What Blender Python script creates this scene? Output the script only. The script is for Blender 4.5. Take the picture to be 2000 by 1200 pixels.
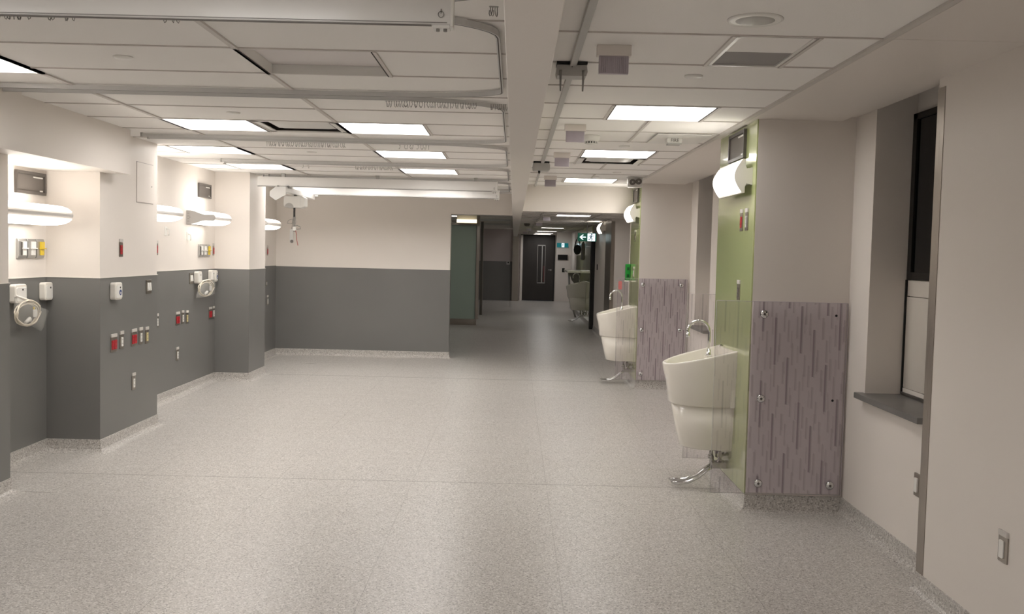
import bpy, math, random
from mathutils import Vector, Matrix
for o in list(bpy.data.objects): bpy.data.objects.remove(o)
S = bpy.context.scene
COL = S.collection
PI = math.pi
rnd = random.Random(7)

# ------------------------------------------------------------------ camera
PITCH, ROLL, YAW = .0549448, .0237492, -.0007879
def cam_axes():
    cy, sy = math.cos(YAW), math.sin(YAW)
    fwd = Vector((sy*math.cos(PITCH), cy*math.cos(PITCH), -math.sin(PITCH)))
    right = Vector((cy, -sy, 0)); up = right.cross(fwd)
    r = math.cos(ROLL)*right + math.sin(ROLL)*up
    u = -math.sin(ROLL)*right + math.cos(ROLL)*up
    return r, u, fwd
r_, u_, f_ = cam_axes()
cam = bpy.data.cameras.new('camera'); co = bpy.data.objects.new('camera', cam); COL.objects.link(co)
cam.sensor_width = 36; cam.lens = 1899.334*36/2000; cam.clip_end = 120
co.matrix_world = Matrix(((r_.x, u_.x, -f_.x, 0), (r_.y, u_.y, -f_.y, 0), (r_.z, u_.z, -f_.z, 1.6), (0, 0, 0, 1)))
S.camera = co
# ------------------------------------------------------------------ world, exposure
w = bpy.data.worlds.new('night'); S.world = w; w.use_nodes = True
w.node_tree.nodes['Background'].inputs[0].default_value = (.010, .014, .022, 1)
w.node_tree.nodes['Background'].inputs[1].default_value = 1
S.view_settings.view_transform = 'Standard'; S.view_settings.look = 'None'
S.view_settings.gamma = 1; S.view_settings.use_curve_mapping = False
S.view_settings.exposure = 0.87
TROFFER, BAR, SCONCE, FAR = 6.5, 3.3, 4.2, 4.4       # lamp brightness
WARM = (1, .968, .945)
# ------------------------------------------------------------------ materials
def lin(c):
    if isinstance(c, str): c = [int(c[i:i+2], 16)/255 for i in (0, 2, 4)]
    return tuple((x/12.92 if x <= .04045 else ((x+.055)/1.055)**2.4) for x in c)
MT = {}
def mat(name, col, rough=.5, metal=0, spec=.5, coat=0, bump=0, bscale=200, var=0, emit=None, es=0, trans=0, ior=1.45, alpha=1):
    if name in MT: return MT[name]
    m = bpy.data.materials.new(name); m.use_nodes = True; MT[name] = m
    nt = m.node_tree; b = nt.nodes['Principled BSDF']; c = lin(col)
    b.inputs['Base Color'].default_value = (*c, 1); b.inputs['Roughness'].default_value = rough
    b.inputs['Metallic'].default_value = metal; b.inputs['Specular IOR Level'].default_value = spec
    b.inputs['Coat Weight'].default_value = coat; b.inputs['Coat Roughness'].default_value = .06
    b.inputs['Transmission Weight'].default_value = trans; b.inputs['IOR'].default_value = ior
    b.inputs['Alpha'].default_value = alpha
    if emit: b.inputs['Emission Color'].default_value = (*emit, 1); b.inputs['Emission Strength'].default_value = es
    if bump or var:
        g = nt.nodes.new('ShaderNodeNewGeometry'); n = nt.nodes.new('ShaderNodeTexNoise')
        n.inputs['Scale'].default_value = bscale; n.inputs['Detail'].default_value = 3
        nt.links.new(g.outputs['Position'], n.inputs['Vector'])
        if bump:
            bp = nt.nodes.new('ShaderNodeBump'); bp.inputs['Strength'].default_value = bump; bp.inputs['Distance'].default_value = .002
            nt.links.new(n.outputs['Fac'], bp.inputs['Height']); nt.links.new(bp.outputs['Normal'], b.inputs['Normal'])
        if var:
            n2 = nt.nodes.new('ShaderNodeTexNoise'); n2.inputs['Scale'].default_value = 1.3; n2.inputs['Detail'].default_value = 4
            nt.links.new(g.outputs['Position'], n2.inputs['Vector'])
            r = nt.nodes.new('ShaderNodeValToRGB'); r.color_ramp.elements[0].position = .35; r.color_ramp.elements[1].position = .7
            r.color_ramp.elements[0].color = (*[x*(1-var) for x in c], 1); r.color_ramp.elements[1].color = (*[min(1, x*(1+var*.5)) for x in c], 1)
            nt.links.new(n2.outputs['Fac'], r.inputs['Fac']); nt.links.new(r.outputs['Color'], b.inputs['Base Color'])
    return m
class NT:
    def __init__(s, m): s.t = m.node_tree
    def n(s, k, **kw):
        x = s.t.nodes.new(k)
        for a, v in kw.items(): setattr(x, a, v)
        return x
    def l(s, a, b): s.t.links.new(a, b)
    def m(s, op, a, b=0., c=None):
        x = s.n('ShaderNodeMath', operation=op)
        for i, v in enumerate((a, b) if c is None else (a, b, c)):
            if isinstance(v, (int, float)): x.inputs[i].default_value = v
            else: s.l(v, x.inputs[i])
        return x.outputs[0]
    def mix(s, f, a, b):
        x = s.n('ShaderNodeMix', data_type='RGBA')
        for i, v in ((0, f), (6, a), (7, b)):
            if isinstance(v, (int, float)): x.inputs[i].default_value = v
            elif isinstance(v, tuple): x.inputs[i].default_value = (*v[:3], 1)
            else: s.l(v, x.inputs[i])
        return x.outputs[2]
    def pos(s):
        g = s.n('ShaderNodeNewGeometry'); q = s.n('ShaderNodeSeparateXYZ'); s.l(g.outputs['Position'], q.inputs[0]); return g.outputs['Position'], q.outputs

PAINT = mat('cream_paint', 'e6dfd8', .45, spec=.35, bump=.12, bscale=90)
PAINT2 = mat('mauve_grey_paint', 'b9b0ae', .5, spec=.3, bump=.1, bscale=90)
DADO = mat('charcoal_wall_vinyl', '797876', .36, spec=.45, bump=.10, bscale=160, var=.05)
TILE = mat('mineral_ceiling_tile', 'f6f3ef', .9, spec=.1, bump=.5, bscale=260)
GRID = mat('ceiling_tee_bar', 'd0cac4', .5)
REVEAL = mat('dark_reveal', '4a4541', .8)
WHITE = mat('white_enamel', 'e9e7e2', .3)
PLASTIC = mat('warm_white_plastic', 'e6e2da', .35)
GREYPL = mat('pale_grey_plastic', 'b9b7b3', .4)
ALU = mat('satin_aluminium', 'b5b4b2', .38, metal=.85)
TRACKM = mat('anodised_track', 'd2d1cf', .4, metal=0)
RAILM = mat('white_lift_rail', 'e6e4e1', .2, spec=.35)
CHROME = mat('chrome', 'd8d8d8', .08, metal=1)
DCHROME = mat('pipe_chrome', 'b5b3b0', .2, metal=1)
PORC = mat('cream_solid_surface', 'ece7dd', .22, spec=.5, coat=.3)
BLACK = mat('black_plastic', '181818', .4)
DARK = mat('dark_grey_panel', '57524e', .35)
DARK2 = mat('charcoal_recess', '6a645f', .5)
RED = mat('red_receptacle', 'b3202c', .4)
YEL = mat('yellow_receptacle', 'e0c23a', .4)
CRM = mat('cream_receptacle', 'ddcf9c', .4)
BLUE = mat('blue_label', '3c4f86', .5)
LABEL = mat('label_holder', 'cfcac4', .4)
DKWOOD = mat('dark_wood', '3a3634', .45, bump=.3, bscale=60, var=.15)
SILL = mat('grey_stone_sill', '757370', .35, bump=.3, bscale=60, var=.25)
LOUV = mat('mauve_louvre', 'c0b7be', .5)
NIGHT = mat('night_glass', '050608', .05, spec=.4)
FRAMEM = mat('bronze_window_frame', '191614', .4, metal=.3)
TEAL = mat('teal_sign', '0c5a5e', .4, emit=lin('0c6a70'), es=.35)
GREENS = mat('green_sign', '0b4a3c', .4, emit=lin('0b5a46'), es=.25)
SIGNW = mat('sign_pictogram_white', 'e8f4f8', .4, emit=(.8, .95, 1), es=.9)
GREENP = mat('green_plastic', '1d8f35', .35)
GREEND = mat('dark_green_plastic', '0c4a20', .35)
GREY = mat('mid_grey', '8d8a86', .5)
CORD = mat('cream_tubing', 'e9e0cf', .35)
REDC = mat('red_cord', 'a8301f', .5)
PERF = mat('grey_return_grille', '94908e', .7)
PANELW = mat('unpainted_white_panel', 'cfc8bf', .7, bump=.4, bscale=14, var=.12)
DIFF = mat('unlit_diffuser', 'e2dcda', .5)
def emis(name, col, s, base='f4f0ea'):
    return mat(name, base, .5, emit=col, es=s)
LIT = emis('lit_troffer_diffuser', WARM, TROFFER)
LITB = emis('lit_bar_lens', (1, .95, .88), BAR)
LITS = emis('lit_sconce_lens', (1, .95, .87), SCONCE)
LITF = emis('lit_far_diffuser', WARM, FAR)
YELGLOW = emis('glowing_yellow_strip', (1, .85, .55), 1.2)

# brushed steel
STEEL = mat('brushed_stainless_steel', 'a49d95', .3, metal=1)
q = NT(STEEL); p, xyz = q.pos(); mp = q.n('ShaderNodeMapping'); mp.inputs['Scale'].default_value = (400, 400, 4); q.l(p, mp.inputs[0])
nz = q.n('ShaderNodeTexNoise'); nz.inputs['Scale'].default_value = 1; q.l(mp.outputs[0], nz.inputs['Vector'])
q.l(q.m('MULTIPLY_ADD', nz.outputs['Fac'], .25, .2), STEEL.node_tree.nodes['Principled BSDF'].inputs['Roughness'])
# floor
def floor_mat(name, seams):
    m = mat(name, 'b9b4ac', .32, spec=.5); q = NT(m); b = m.node_tree.nodes['Principled BSDF']; p, xyz = q.pos()
    v1 = q.n('ShaderNodeTexVoronoi'); v1.inputs['Scale'].default_value = 150; q.l(p, v1.inputs['Vector'])
    v2 = q.n('ShaderNodeTexVoronoi'); v2.inputs['Scale'].default_value = 80; q.l(p, v2.inputs['Vector'])
    s1 = q.n('ShaderNodeSeparateColor'); q.l(v1.outputs['Color'], s1.inputs[0])
    s2 = q.n('ShaderNodeSeparateColor'); q.l(v2.outputs['Color'], s2.inputs[0])
    dk = q.m('GREATER_THAN', s1.outputs[0], .80); lt = q.m('LESS_THAN', s1.outputs[1], .25)
    dk2 = q.m('MULTIPLY', q.m('GREATER_THAN', s2.outputs[0], .93), q.m('LESS_THAN', v2.outputs['Distance'], .35))
    c = q.mix(q.m('MULTIPLY', dk, .55), lin('bcb8b3'), lin('66605d'))
    c = q.mix(q.m('MULTIPLY', lt, .5), c, lin('efece8'))
    c = q.mix(q.m('MULTIPLY', dk2, .55), c, lin('57504b'))
    n = q.n('ShaderNodeTexNoise'); n.inputs['Scale'].default_value = .9; n.inputs['Detail'].default_value = 5; q.l(p, n.inputs['Vector'])
    c = q.mix(q.m('MULTIPLY', n.outputs['Fac'], .16), c, lin('aaa298'))
    mp = q.n('ShaderNodeMapping'); mp.inputs['Scale'].default_value = (1.2, 9, 1); q.l(p, mp.inputs[0])
    n3 = q.n('ShaderNodeTexNoise'); n3.inputs['Scale'].default_value = 1.; n3.inputs['Detail'].default_value = 4; q.l(mp.outputs[0], n3.inputs['Vector'])
    if seams:
        def line(co_, off, per, wd):
            fr = q.m('FRACT', q.m('DIVIDE', q.m('SUBTRACT', co_, off-per*40), per))
            return q.m('LESS_THAN', q.m('MULTIPLY', q.m('MINIMUM', fr, q.m('SUBTRACT', 1., fr)), per), wd)
        gx = line(xyz[0], .261, .93, .0020); gy = line(xyz[1], 6.69, .93, .0026)
        strong = q.m('LESS_THAN', q.m('ABSOLUTE', q.m('SUBTRACT', xyz[1], 6.69)), .004)
        strong = q.m('MAXIMUM', strong, q.m('LESS_THAN', q.m('ABSOLUTE', q.m('SUBTRACT', xyz[1], 12.27)), .010))
        f1 = q.m('MULTIPLY', gx, q.m('MULTIPLY_ADD', n.outputs['Fac'], .8, -.08)); f2 = q.m('MULTIPLY', gy, .12)
        sm = q.m('MAXIMUM', q.m('MAXIMUM', f1, f2), q.m('MULTIPLY', strong, .95))
        c = q.mix(sm, c, lin('57504b'))
    q.l(c, b.inputs['Base Color'])
    q.l(q.m('MULTIPLY_ADD', n3.outputs['Fac'], .14, .24), b.inputs['Roughness'])
    bp = q.n('ShaderNodeBump'); bp.inputs['Strength'].default_value = .06; bp.inputs['Distance'].default_value = .003
    q.l(n3.outputs['Fac'], bp.inputs['Height']); q.l(bp.outputs['Normal'], b.inputs['Normal'])
    return m
FLOOR = floor_mat('speckled_rubber_floor', True)
COVE = floor_mat('speckled_rubber_cove', False)
# back painted green glass
GGLASS = mat('green_back_painted_glass', 'b6bf86', .25, spec=.5, coat=1.0)
# frosted glass partition
FROST = mat('frosted_green_glass', 'b4c6ba', .35, spec=.5, trans=.15)
# purple streaked acrylic: vertical printed dashes on a lightly tinted clear sheet
def streak_mat(solid=False):
    m = bpy.data.materials.new('streaked_purple_film' if solid else 'streaked_purple_acrylic'); m.use_nodes = True; q = NT(m); t = m.node_tree
    for n in list(t.nodes): t.nodes.remove(n)
    out = q.n('ShaderNodeOutputMaterial'); p, xyz = q.pos()
    def layer(width, thick, length, duty, seed):
        cx = q.m('DIVIDE', xyz[0], width); ci = q.m('FLOOR', cx); fr = q.m('FRACT', cx)
        wn = q.n('ShaderNodeTexWhiteNoise', noise_dimensions='1D'); q.l(q.m('ADD', ci, seed), wn.inputs['W'])
        z = q.m('ADD', q.m('DIVIDE', xyz[2], length), q.m('ADD', q.m('MULTIPLY', wn.outputs['Value'], .25), q.m('MULTIPLY', ci, .37)))
        on = q.m('LESS_THAN', q.m('FRACT', z), duty)
        return q.m('MULTIPLY', on, q.m('LESS_THAN', q.m('ABSOLUTE', q.m('SUBTRACT', fr, .5)), thick))
    a = layer(.081, .06, .61, .49, 3); b_ = layer(.027, .12, .33, .42, 50); c_ = layer(.0405, .055, .36, .30, 90)
    s = q.m('MAXIMUM', a, q.m('MAXIMUM', q.m('MULTIPLY', b_, .5), q.m('MULTIPLY', c_, .4)))
    df = q.n('ShaderNodeBsdfPrincipled'); df.inputs['Roughness'].default_value = .35
    q.l(q.mix(s, lin('f3ebeb') if solid else lin('c4b6bd'), lin('b7a8ae') if solid else lin('8f818a')), df.inputs['Base Color'])
    if solid: q.l(df.outputs[0], out.inputs[0]); return m
    tr = q.n('ShaderNodeBsdfTransparent'); tr.inputs[0].default_value = (.985, .98, .985, 1)
    mx = q.n('ShaderNodeMixShader'); q.l(q.m('MULTIPLY_ADD', s, .10, .09), mx.inputs[0]); q.l(tr.outputs[0], mx.inputs[1]); q.l(df.outputs[0], mx.inputs[2])
    gl = q.n('ShaderNodeBsdfGlossy'); gl.inputs['Roughness'].default_value = .05
    fz = q.n('ShaderNodeFresnel'); fz.inputs['IOR'].default_value = 1.25
    m2 = q.n('ShaderNodeMixShader'); q.l(fz.outputs[0], m2.inputs[0]); q.l(mx.outputs[0], m2.inputs[1]); q.l(gl.outputs[0], m2.inputs[2])
    q.l(m2.outputs[0], out.inputs[0]); return m
STREAK = streak_mat(); FILM = streak_mat(True)
def clear_mat(name, tint, a, rough=.08):
    m = bpy.data.materials.new(name); m.use_nodes = True; q = NT(m)
    for n in list(m.node_tree.nodes): m.node_tree.nodes.remove(n)
    out = q.n('ShaderNodeOutputMaterial'); tr = q.n('ShaderNodeBsdfTransparent'); tr.inputs[0].default_value = (.96, .96, .96, 1)
    d = q.n('ShaderNodeBsdfPrincipled'); d.inputs['Base Color'].default_value = (*lin(tint), 1); d.inputs['Roughness'].default_value = rough
    mx = q.n('ShaderNodeMixShader'); mx.inputs[0].default_value = a
    q.l(tr.outputs[0], mx.inputs[1]); q.l(d.outputs[0], mx.inputs[2]); q.l(mx.outputs[0], out.inputs[0]); return m
BODYG = mat('pearl_grey_lamp_body', 'c2bfbc', .35)
BAG = clear_mat('clear_plastic_bag', 'e4e2dc', .2)
PANE = clear_mat('clear_vision_glass', '202226', .55, .05)

# ------------------------------------------------------------------ mesh helpers
class MB:
    def __init__(s): s.v = []; s.f = []; s.mi = []; s.mats = []; s.sm = []
    def m(s, mt):
        if mt not in s.mats: s.mats.append(mt)
        return s.mats.index(mt)
    def add(s, vs, fs, mt, smooth=False):
        b = len(s.v); s.v += [tuple(v) for v in vs]; i = s.m(mt)
        for f in fs: s.f.append(tuple(b+k for k in f)); s.mi.append(i); s.sm.append(smooth)
        return s
    def box(s, x0, x1, y0, y1, z0, z1, mt):
        x0, x1 = min(x0, x1), max(x0, x1); y0, y1 = min(y0, y1), max(y0, y1); z0, z1 = min(z0, z1), max(z0, z1)
        return s.add([(x0, y0, z0), (x1, y0, z0), (x1, y1, z0), (x0, y1, z0), (x0, y0, z1), (x1, y0, z1), (x1, y1, z1), (x0, y1, z1)],
              [(0, 3, 2, 1), (4, 5, 6, 7), (0, 1, 5, 4), (1, 2, 6, 5), (2, 3, 7, 6), (3, 0, 4, 7)], mt)
    def prism(s, poly, z0, z1, mt):       # poly counter-clockwise in XY
        n = len(poly)
        a = sum(poly[i][0]*poly[(i+1) % n][1]-poly[(i+1) % n][0]*poly[i][1] for i in range(n))
        if a < 0: poly = poly[::-1]
        vs = [(x, y, z0) for x, y in poly]+[(x, y, z1) for x, y in poly]
        return s.add(vs, [tuple(range(n))[::-1], tuple(range(n, 2*n))]+[(i, (i+1) % n, n+(i+1) % n, n+i) for i in range(n)], mt)
    def extr(s, poly, axis, a, b, mt, smooth=False):   # polygon in the two other axes, extruded on axis
        n = len(poly)
        def P(p, t):
            if axis == 'x': return (t, p[0], p[1])
            if axis == 'y': return (p[0], t, p[1])
            return (p[0], p[1], t)
        vs = [P(p, a) for p in poly]+[P(p, b) for p in poly]
        i0 = len(s.f)
        s.add(vs, [tuple(range(n))[::-1], tuple(range(n, 2*n))]+[(i, (i+1) % n, n+(i+1) % n, n+i) for i in range(n)], mt)
        if smooth:
            for k in range(i0+2, len(s.f)): s.sm[k] = True
        return s
    def tube(s, path, r, mt, n=8, cap=True):
        P = [Vector(p) for p in path]; rings = []; up = Vector((0, 0, 1))
        for i, p in enumerate(P):
            d = (P[min(i+1, len(P)-1)]-P[max(i-1, 0)]).normalized()
            a = d.cross(up)
            if a.length < .05: a = d.cross(Vector((0, 1, 0)))
            if a.length < .05: a = d.cross(Vector((1, 0, 0)))
            a.normalize(); b = a.cross(d)
            if rings:
                if a.dot(la) < 0: a = -a; b = -b
            la = a
            rr = r[i] if isinstance(r, (list, tuple)) else r
            rings.append([p+rr*(math.cos(2*PI*k/n)*a+math.sin(2*PI*k/n)*b) for k in range(n)])
        vs = [v for g in rings for v in g]; fs = []
        for i in range(len(P)-1):
            for k in range(n):
                fs.append((i*n+k, i*n+(k+1) % n, (i+1)*n+(k+1) % n, (i+1)*n+k))
        s.add(vs, fs, mt, True)
        if cap: s.add(rings[0], [tuple(range(n))], mt); s.add(rings[-1], [tuple(range(n))[::-1]], mt)
        return s
    def lathe(s, prof, c, mt, axis='z', n=24, smooth=True):
        vs = []; fs = []
        for r, h in prof:
            for k in range(n):
                a = 2*PI*k/n; x, y = r*math.cos(a), r*math.sin(a)
                vs.append({'z': (c[0]+x, c[1]+y, c[2]+h), 'y': (c[0]+x, c[1]+h, c[2]+y), 'x': (c[0]+h, c[1]+x, c[2]+y)}[axis])
        for i in range(len(prof)-1):
            for k in range(n): fs.append((i*n+k, i*n+(k+1) % n, (i+1)*n+(k+1) % n, (i+1)*n+k))
        s.add(vs, fs, mt, smooth)
        s.add(vs[:n], [tuple(range(n))], mt); s.add(vs[-n:], [tuple(range(n))], mt)
        return s
    def rbox(s, x0, x1, y0, y1, z0, z1, r, mt, axis='y', n=5):   # box with rounded corners seen along axis
        A, B = {'y': ((x0, x1), (z0, z1)), 'x': ((y0, y1), (z0, z1)), 'z': ((x0, x1), (y0, y1))}[axis]
        pts = []
        for cx, cz, a0 in ((A[1]-r, B[1]-r, 0), (A[0]+r, B[1]-r, 90), (A[0]+r, B[0]+r, 180), (A[1]-r, B[0]+r, 270)):
            for k in range(n+1):
                a = math.radians(a0+90*k/n); pts.append((cx+r*math.cos(a), cz+r*math.sin(a)))
        t = {'y': (y0, y1), 'x': (x0, x1), 'z': (z0, z1)}[axis]
        return s.extr(pts, axis, t[0], t[1], mt)
    def build(s, name, parent=None, bevel=0, seg=2, recalc=True):
        me = bpy.data.meshes.new(name); off = Vector((0, 0, 0))
        if parent is not None:
            for q_ in (parent, parent.parent):
                if q_ is not None and q_.get('_w'): off = q_.location
        me.from_pydata([tuple(Vector(v)-off) for v in s.v], [], s.f)
        for m in s.mats: me.materials.append(m)
        for i, p in enumerate(me.polygons): p.material_index = s.mi[i]; p.use_smooth = s.sm[i]
        if recalc:
            import bmesh
            bm = bmesh.new(); bm.from_mesh(me); bmesh.ops.remove_doubles(bm, verts=bm.verts, dist=1e-5)
            bmesh.ops.recalc_face_normals(bm, faces=bm.faces); bm.to_mesh(me); bm.free()
        me.update()
        o = bpy.data.objects.new(name, me); COL.objects.link(o)
        if parent is not None: o.parent = parent
        if bevel:
            b = o.modifiers.new('edge', 'BEVEL'); b.width = bevel; b.segments = seg; b.limit_method = 'ANGLE'; b.angle_limit = math.radians(50)
        return o
def thing(name, label, cat, loc=(0, 0, 0), rot=0, group=None, world=False):
    """Empty at the base of a thing. world=True: its parts are written in room coordinates."""
    o = bpy.data.objects.new(name, None); COL.objects.link(o); o.empty_display_size = .05
    o.location = loc; o.rotation_euler = (0, 0, rot); o['label'] = label; o['category'] = cat
    if group: o['group'] = group
    if world: o['_w'] = 1
    return o
def tag(o, label, cat, group=None):
    o['label'] = label; o['category'] = cat
    if group: o['group'] = group
    return o
def struct(o): o['kind'] = 'structure'; return o
def sub(name, parent, mb, bevel=0, label=None):
    o = mb.build(name, parent, bevel)
    if label: o['label'] = label
    return o
def subpart(name, top, parent_mesh, mb, bevel=0):     # sub-part of a part whose origin equals its thing's origin
    off = top.location if top.get('_w') else None
    if off is not None: mb.v = [tuple(Vector(v)-off) for v in mb.v]
    o = mb.build(name, None, bevel); o.parent = parent_mesh; return o
def offset(pl, d, side):     # offset an open polyline sideways with mitred corners; side=+1 right, -1 left
    out = []
    ns = []
    for i in range(len(pl)-1):
        dx, dy = pl[i+1][0]-pl[i][0], pl[i+1][1]-pl[i][1]; L = math.hypot(dx, dy); ns.append((side*dy/L, -side*dx/L))
    for i, p in enumerate(pl):
        if i == 0: n = ns[0]; k = 1
        elif i == len(pl)-1: n = ns[-1]; k = 1
        else:
            n = (ns[i-1][0]+ns[i][0], ns[i-1][1]+ns[i][1]); L2 = n[0]**2+n[1]**2
            k = 2/L2 if L2 > 1e-6 else 1; 
        out.append((p[0]+n[0]*d*k, p[1]+n[1]*d*k))
    return out
def sweep(pl, prof, side, mt, name):
    m = MB(); n = len(pl); rings = [[(x, y, z) for x, y in offset(pl, d, side)] for d, z in prof]
    vs = [v for r in rings for v in r]; fs = []
    for i in range(len(rings)-1):
        for k in range(n-1): fs.append((i*n+k, i*n+k+1, (i+1)*n+k+1, (i+1)*n+k))
    m.add(vs, fs, mt); return m.build(name, None, 0, recalc=True)
COVEP = [(.0, .101), (.006, .1), (.007, .05), (.012, .028), (.024, .012), (.045, .004), (.07, .0008), (.07, -.01)]

CE = 2.483      # ceiling height
ZF = 2.27       # corridor ceiling height
# ------------------------------------------------------------------ structure
f = MB(); f.box(-4.4, 3.2, -4.2, 34.6, -.12, 0, FLOOR); struct(f.build('floor'))
# ceiling field with openings for the recessed units: (x0,x1,y0,y1)
RL = lambda k: 4.358+.61*k
RR = lambda k: 3.892+.61*k
units = []     # filled below: (kind, x0,x1,y0,y1, label)
def U(kind, x0, y0, label, w=.594, d=.594, lit=True): units.append((kind, x0+.008, x0+.008+w, y0+.008, y0+.008+d, label))
U('lit', -2.475, RL(4), 'lit square ceiling light left of the first slotted air diffuser')
U('lit', -1.255, RL(4), 'lit square ceiling light, nearest of the row of three left of the beam')
U('lit', -1.255, RL(7), 'lit square ceiling light, middle of the row of three left of the beam')
U('lit', -1.255, RL(10), 'lit square ceiling light, farthest of the row of three left of the beam')
U('lit', -3.085, RL(7), 'lit square recessed ceiling light in the nearer end of the second bed bay')
U('lit', -3.085, RL(9)+.49, 'lit square ceiling light above the far end of the second bed bay')
U('lit', -2.17, RL(13), 'lit square ceiling light added unseen above the far lift rails, middle one')  # no fixture visible here; added to brighten the back wall
U('lit', -1.255, RL(13), 'lit square ceiling light added unseen between the two far lift rails')  # unseen light added to lift the back wall brightness
U('lit', -3.085, RL(13), 'lit square ceiling light hidden above the lift boom before the back wall')
U('lit', -3.085, RL(0)+.15, 'lit square recessed ceiling light cut off by the left edge of the photo')
U('unlit', -1.255, RL(0), 'unlit square recessed ceiling light behind the big white lift rail')
U('diff', -1.865, RL(4), 'square air diffuser with dark slots between two lit ceiling lights')
U('lit', .565, RR(3), 'lit square recessed ceiling light right of the beam, nearest the green column')
U('lit', .565, RR(7), 'lit square recessed ceiling light right of the beam, second from the camera')
U('lit', .565, RR(12), 'lit square recessed ceiling light right of the beam, farthest before the bulkhead')
U('grille', .855, RR(0), 'small unlit return air grille with grey perforated face, nearest camera on the right', w=.318)
U('diff', .565, RR(8)+.05, 'square air diffuser just behind the second lit ceiling light right of the beam')
# unseen lights: first read from the rail's glint, others added to brighten the room
for i, (x, y) in enumerate([(-1.255, 2.0), (-1.255, RL(-6)), (-1.255, RL(-9)), (-2.475, RL(-4)), (-2.475, RL(-9)), (.565, RR(-8)), (.565, RR(-11))]):
    U('lit', x, y, 'unseen lit ceiling light out of view, ' + ['just in front of the big lift rail', 'overhead, one row back from the lift rail light', 'behind the viewpoint, middle column', 'overhead at the left wall', 'behind the viewpoint at the left wall', 'behind the viewpoint right of the beam', 'farthest behind the viewpoint right of the beam'][i])
def field(mb, x0, x1, y0, y1, z, holes, mt):
    xs = sorted({x0, x1, *[v for h in holes for v in h[:2] if x0 < v < x1]}); ys = sorted({y0, y1, *[v for h in holes for v in h[2:] if y0 < v < y1]})
    for i in range(len(xs)-1):
        for j in range(len(ys)-1):
            cx, cy = (xs[i]+xs[i+1])/2, (ys[j]+ys[j+1])/2
            if any(h[0] < cx < h[1] and h[2] < cy < h[3] for h in holes): continue
            mb.box(xs[i], xs[i+1], ys[j], ys[j+1], z, z+.012, mt)
holes = [u[1:5] for u in units]
c = MB()
field(c, -4.2, -.035, -4.2, 14.55, CE, [h for h in holes if h[1] < 0], TILE)
field(c, .10, 1.47, -4.2, 12.62, CE, [h for h in holes if h[0] > 0], TILE)
c.box(-4.3, 3.1, -4.2, 34.5, 2.86, 2.9, TILE)  # unseen roof slab above the tiles, added to keep the room light-tight
ceiling = c.build('ceiling', recalc=False); struct(ceiling)
g = MB()
def bar(x0, x1, y0, y1, h=.005, mt=GRID): g.box(x0, x1, y0, y1, CE-h, CE+.004, mt)
def inhole(x, y): return any(h[0]-.002 < x < h[1]+.002 and h[2]-.002 < y < h[3]+.002 for h in holes)
def xbar(x0, x1, y):
    cuts = sorted({x0, x1, *[v for h in holes for v in h[:2] if x0 < v < x1]})
    for a, b in zip(cuts, cuts[1:]):
        if not inhole((a+b)/2, y): bar(a, b, y-.006, y+.006)
for k in range(-13, 17): xbar(-4.0, -.035, RL(k))
for k in range(-12, 15): xbar(.10, 1.45, RR(k))
for x in (-2.475, -1.255): bar(x-.012, x+.012, -4, 14.52, .009)
def ybar(x, y0, y1): bar(x-.008, x+.008, y0, y1, .009)
for h in holes:
    ybar(h[0]-.012, h[2]-.01, h[3]+.01); ybar(h[1]+.012, h[2]-.01, h[3]+.01)
for k in (4, 5, 9, 11): ybar(.86, RR(k), RR(k+1))
g.box(1.435, 1.462, -4, 12.6, CE-.012, CE+.004, GRID); g.box(1.462, 1.470, -4, 12.6, CE-.006, CE+.002, REVEAL)
sub('ceiling_grid', ceiling, g)
# corridor ceiling beyond the bulkheads
c2 = MB()
farl = []   # far lit units
for x, y in ((.70, 16.3), (.66, 24.1), (.64, 28.0), (.64, 30.6), (.64, 32.2)): farl.append((x, x+.58, y, y+.58, ZF))
for x, y in ((-1.50, 19.2), (-1.60, 21.9)): farl.append((x, x+.60, y, y+.5, 2.42))
field(c2, .10, 3.0, 12.8, 34.4, ZF, [h[:4] for h in farl if h[0] > 0], TILE)
field(c2, -4.2, -.035, 14.66, 34.4, 2.42, [h[:4] for h in farl if h[0] < 0], TILE)
cf = c2.build('ceiling', recalc=False); struct(cf)
g2 = MB()
for k in range(36): g2.box(.1, 2.1, 13.1+.61*k-.012, 13.1+.61*k+.012, ZF-.012, ZF+.002, GRID); g2.box(-3.5, -.035, 14.9+.61*min(k, 30)-.012, 14.9+.61*min(k, 30)+.012, 2.408, 2.422, GRID)
for x in (.45, 1.4): g2.box(x-.012, x+.012, 12.8, 33.2, ZF-.012, ZF+.002, GRID)
for y in (17.2, 20.2, 23.4, 26.8): g2.box(-2.4, -.1, y, y+.06, 2.37, 2.422, TRACKM)
sub('ceiling_grid', cf, g2)
# walls
left = [(-3.17, -4.1), (-3.17, 6.10), (-3.55, 6.10), (-3.55, 7.38), (-3.14, 7.38), (-3.14, 8.56), (-3.55, 8.56), (-3.55, 11.55), (-3.14, 11.55), (-3.14, 12.28), (-3.55, 12.28), (-3.55, 14.52)]
m = MB(); m.prism(left+[(-4.3, 14.52), (-4.3, -4.1)], 1.338, 2.85, PAINT)
d = offset(left, .004, 1); m.prism(d+[(-4.3, 14.52), (-4.3, -4.1)], 0, 1.338, DADO); m.prism(offset(left, .008, 1)+[(-4.3, 14.52), (-4.3, -4.1)], 1.338, 1.342, PLASTIC)
struct(m.build('wall_left'))
struct(sweep(offset(left, .004, 1), COVEP, 1, COVE, 'baseboard_left'))
m = MB(); bx = [(-4.3, 14.52), (-.95, 14.52), (-.95, 14.66), (-4.3, 14.66)]
m.prism(bx, 1.33, 2.85, PAINT); m.prism([(-4.3, 14.516), (-.946, 14.516), (-.946, 14.664), (-4.3, 14.664)], 0, 1.33, DADO)
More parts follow.
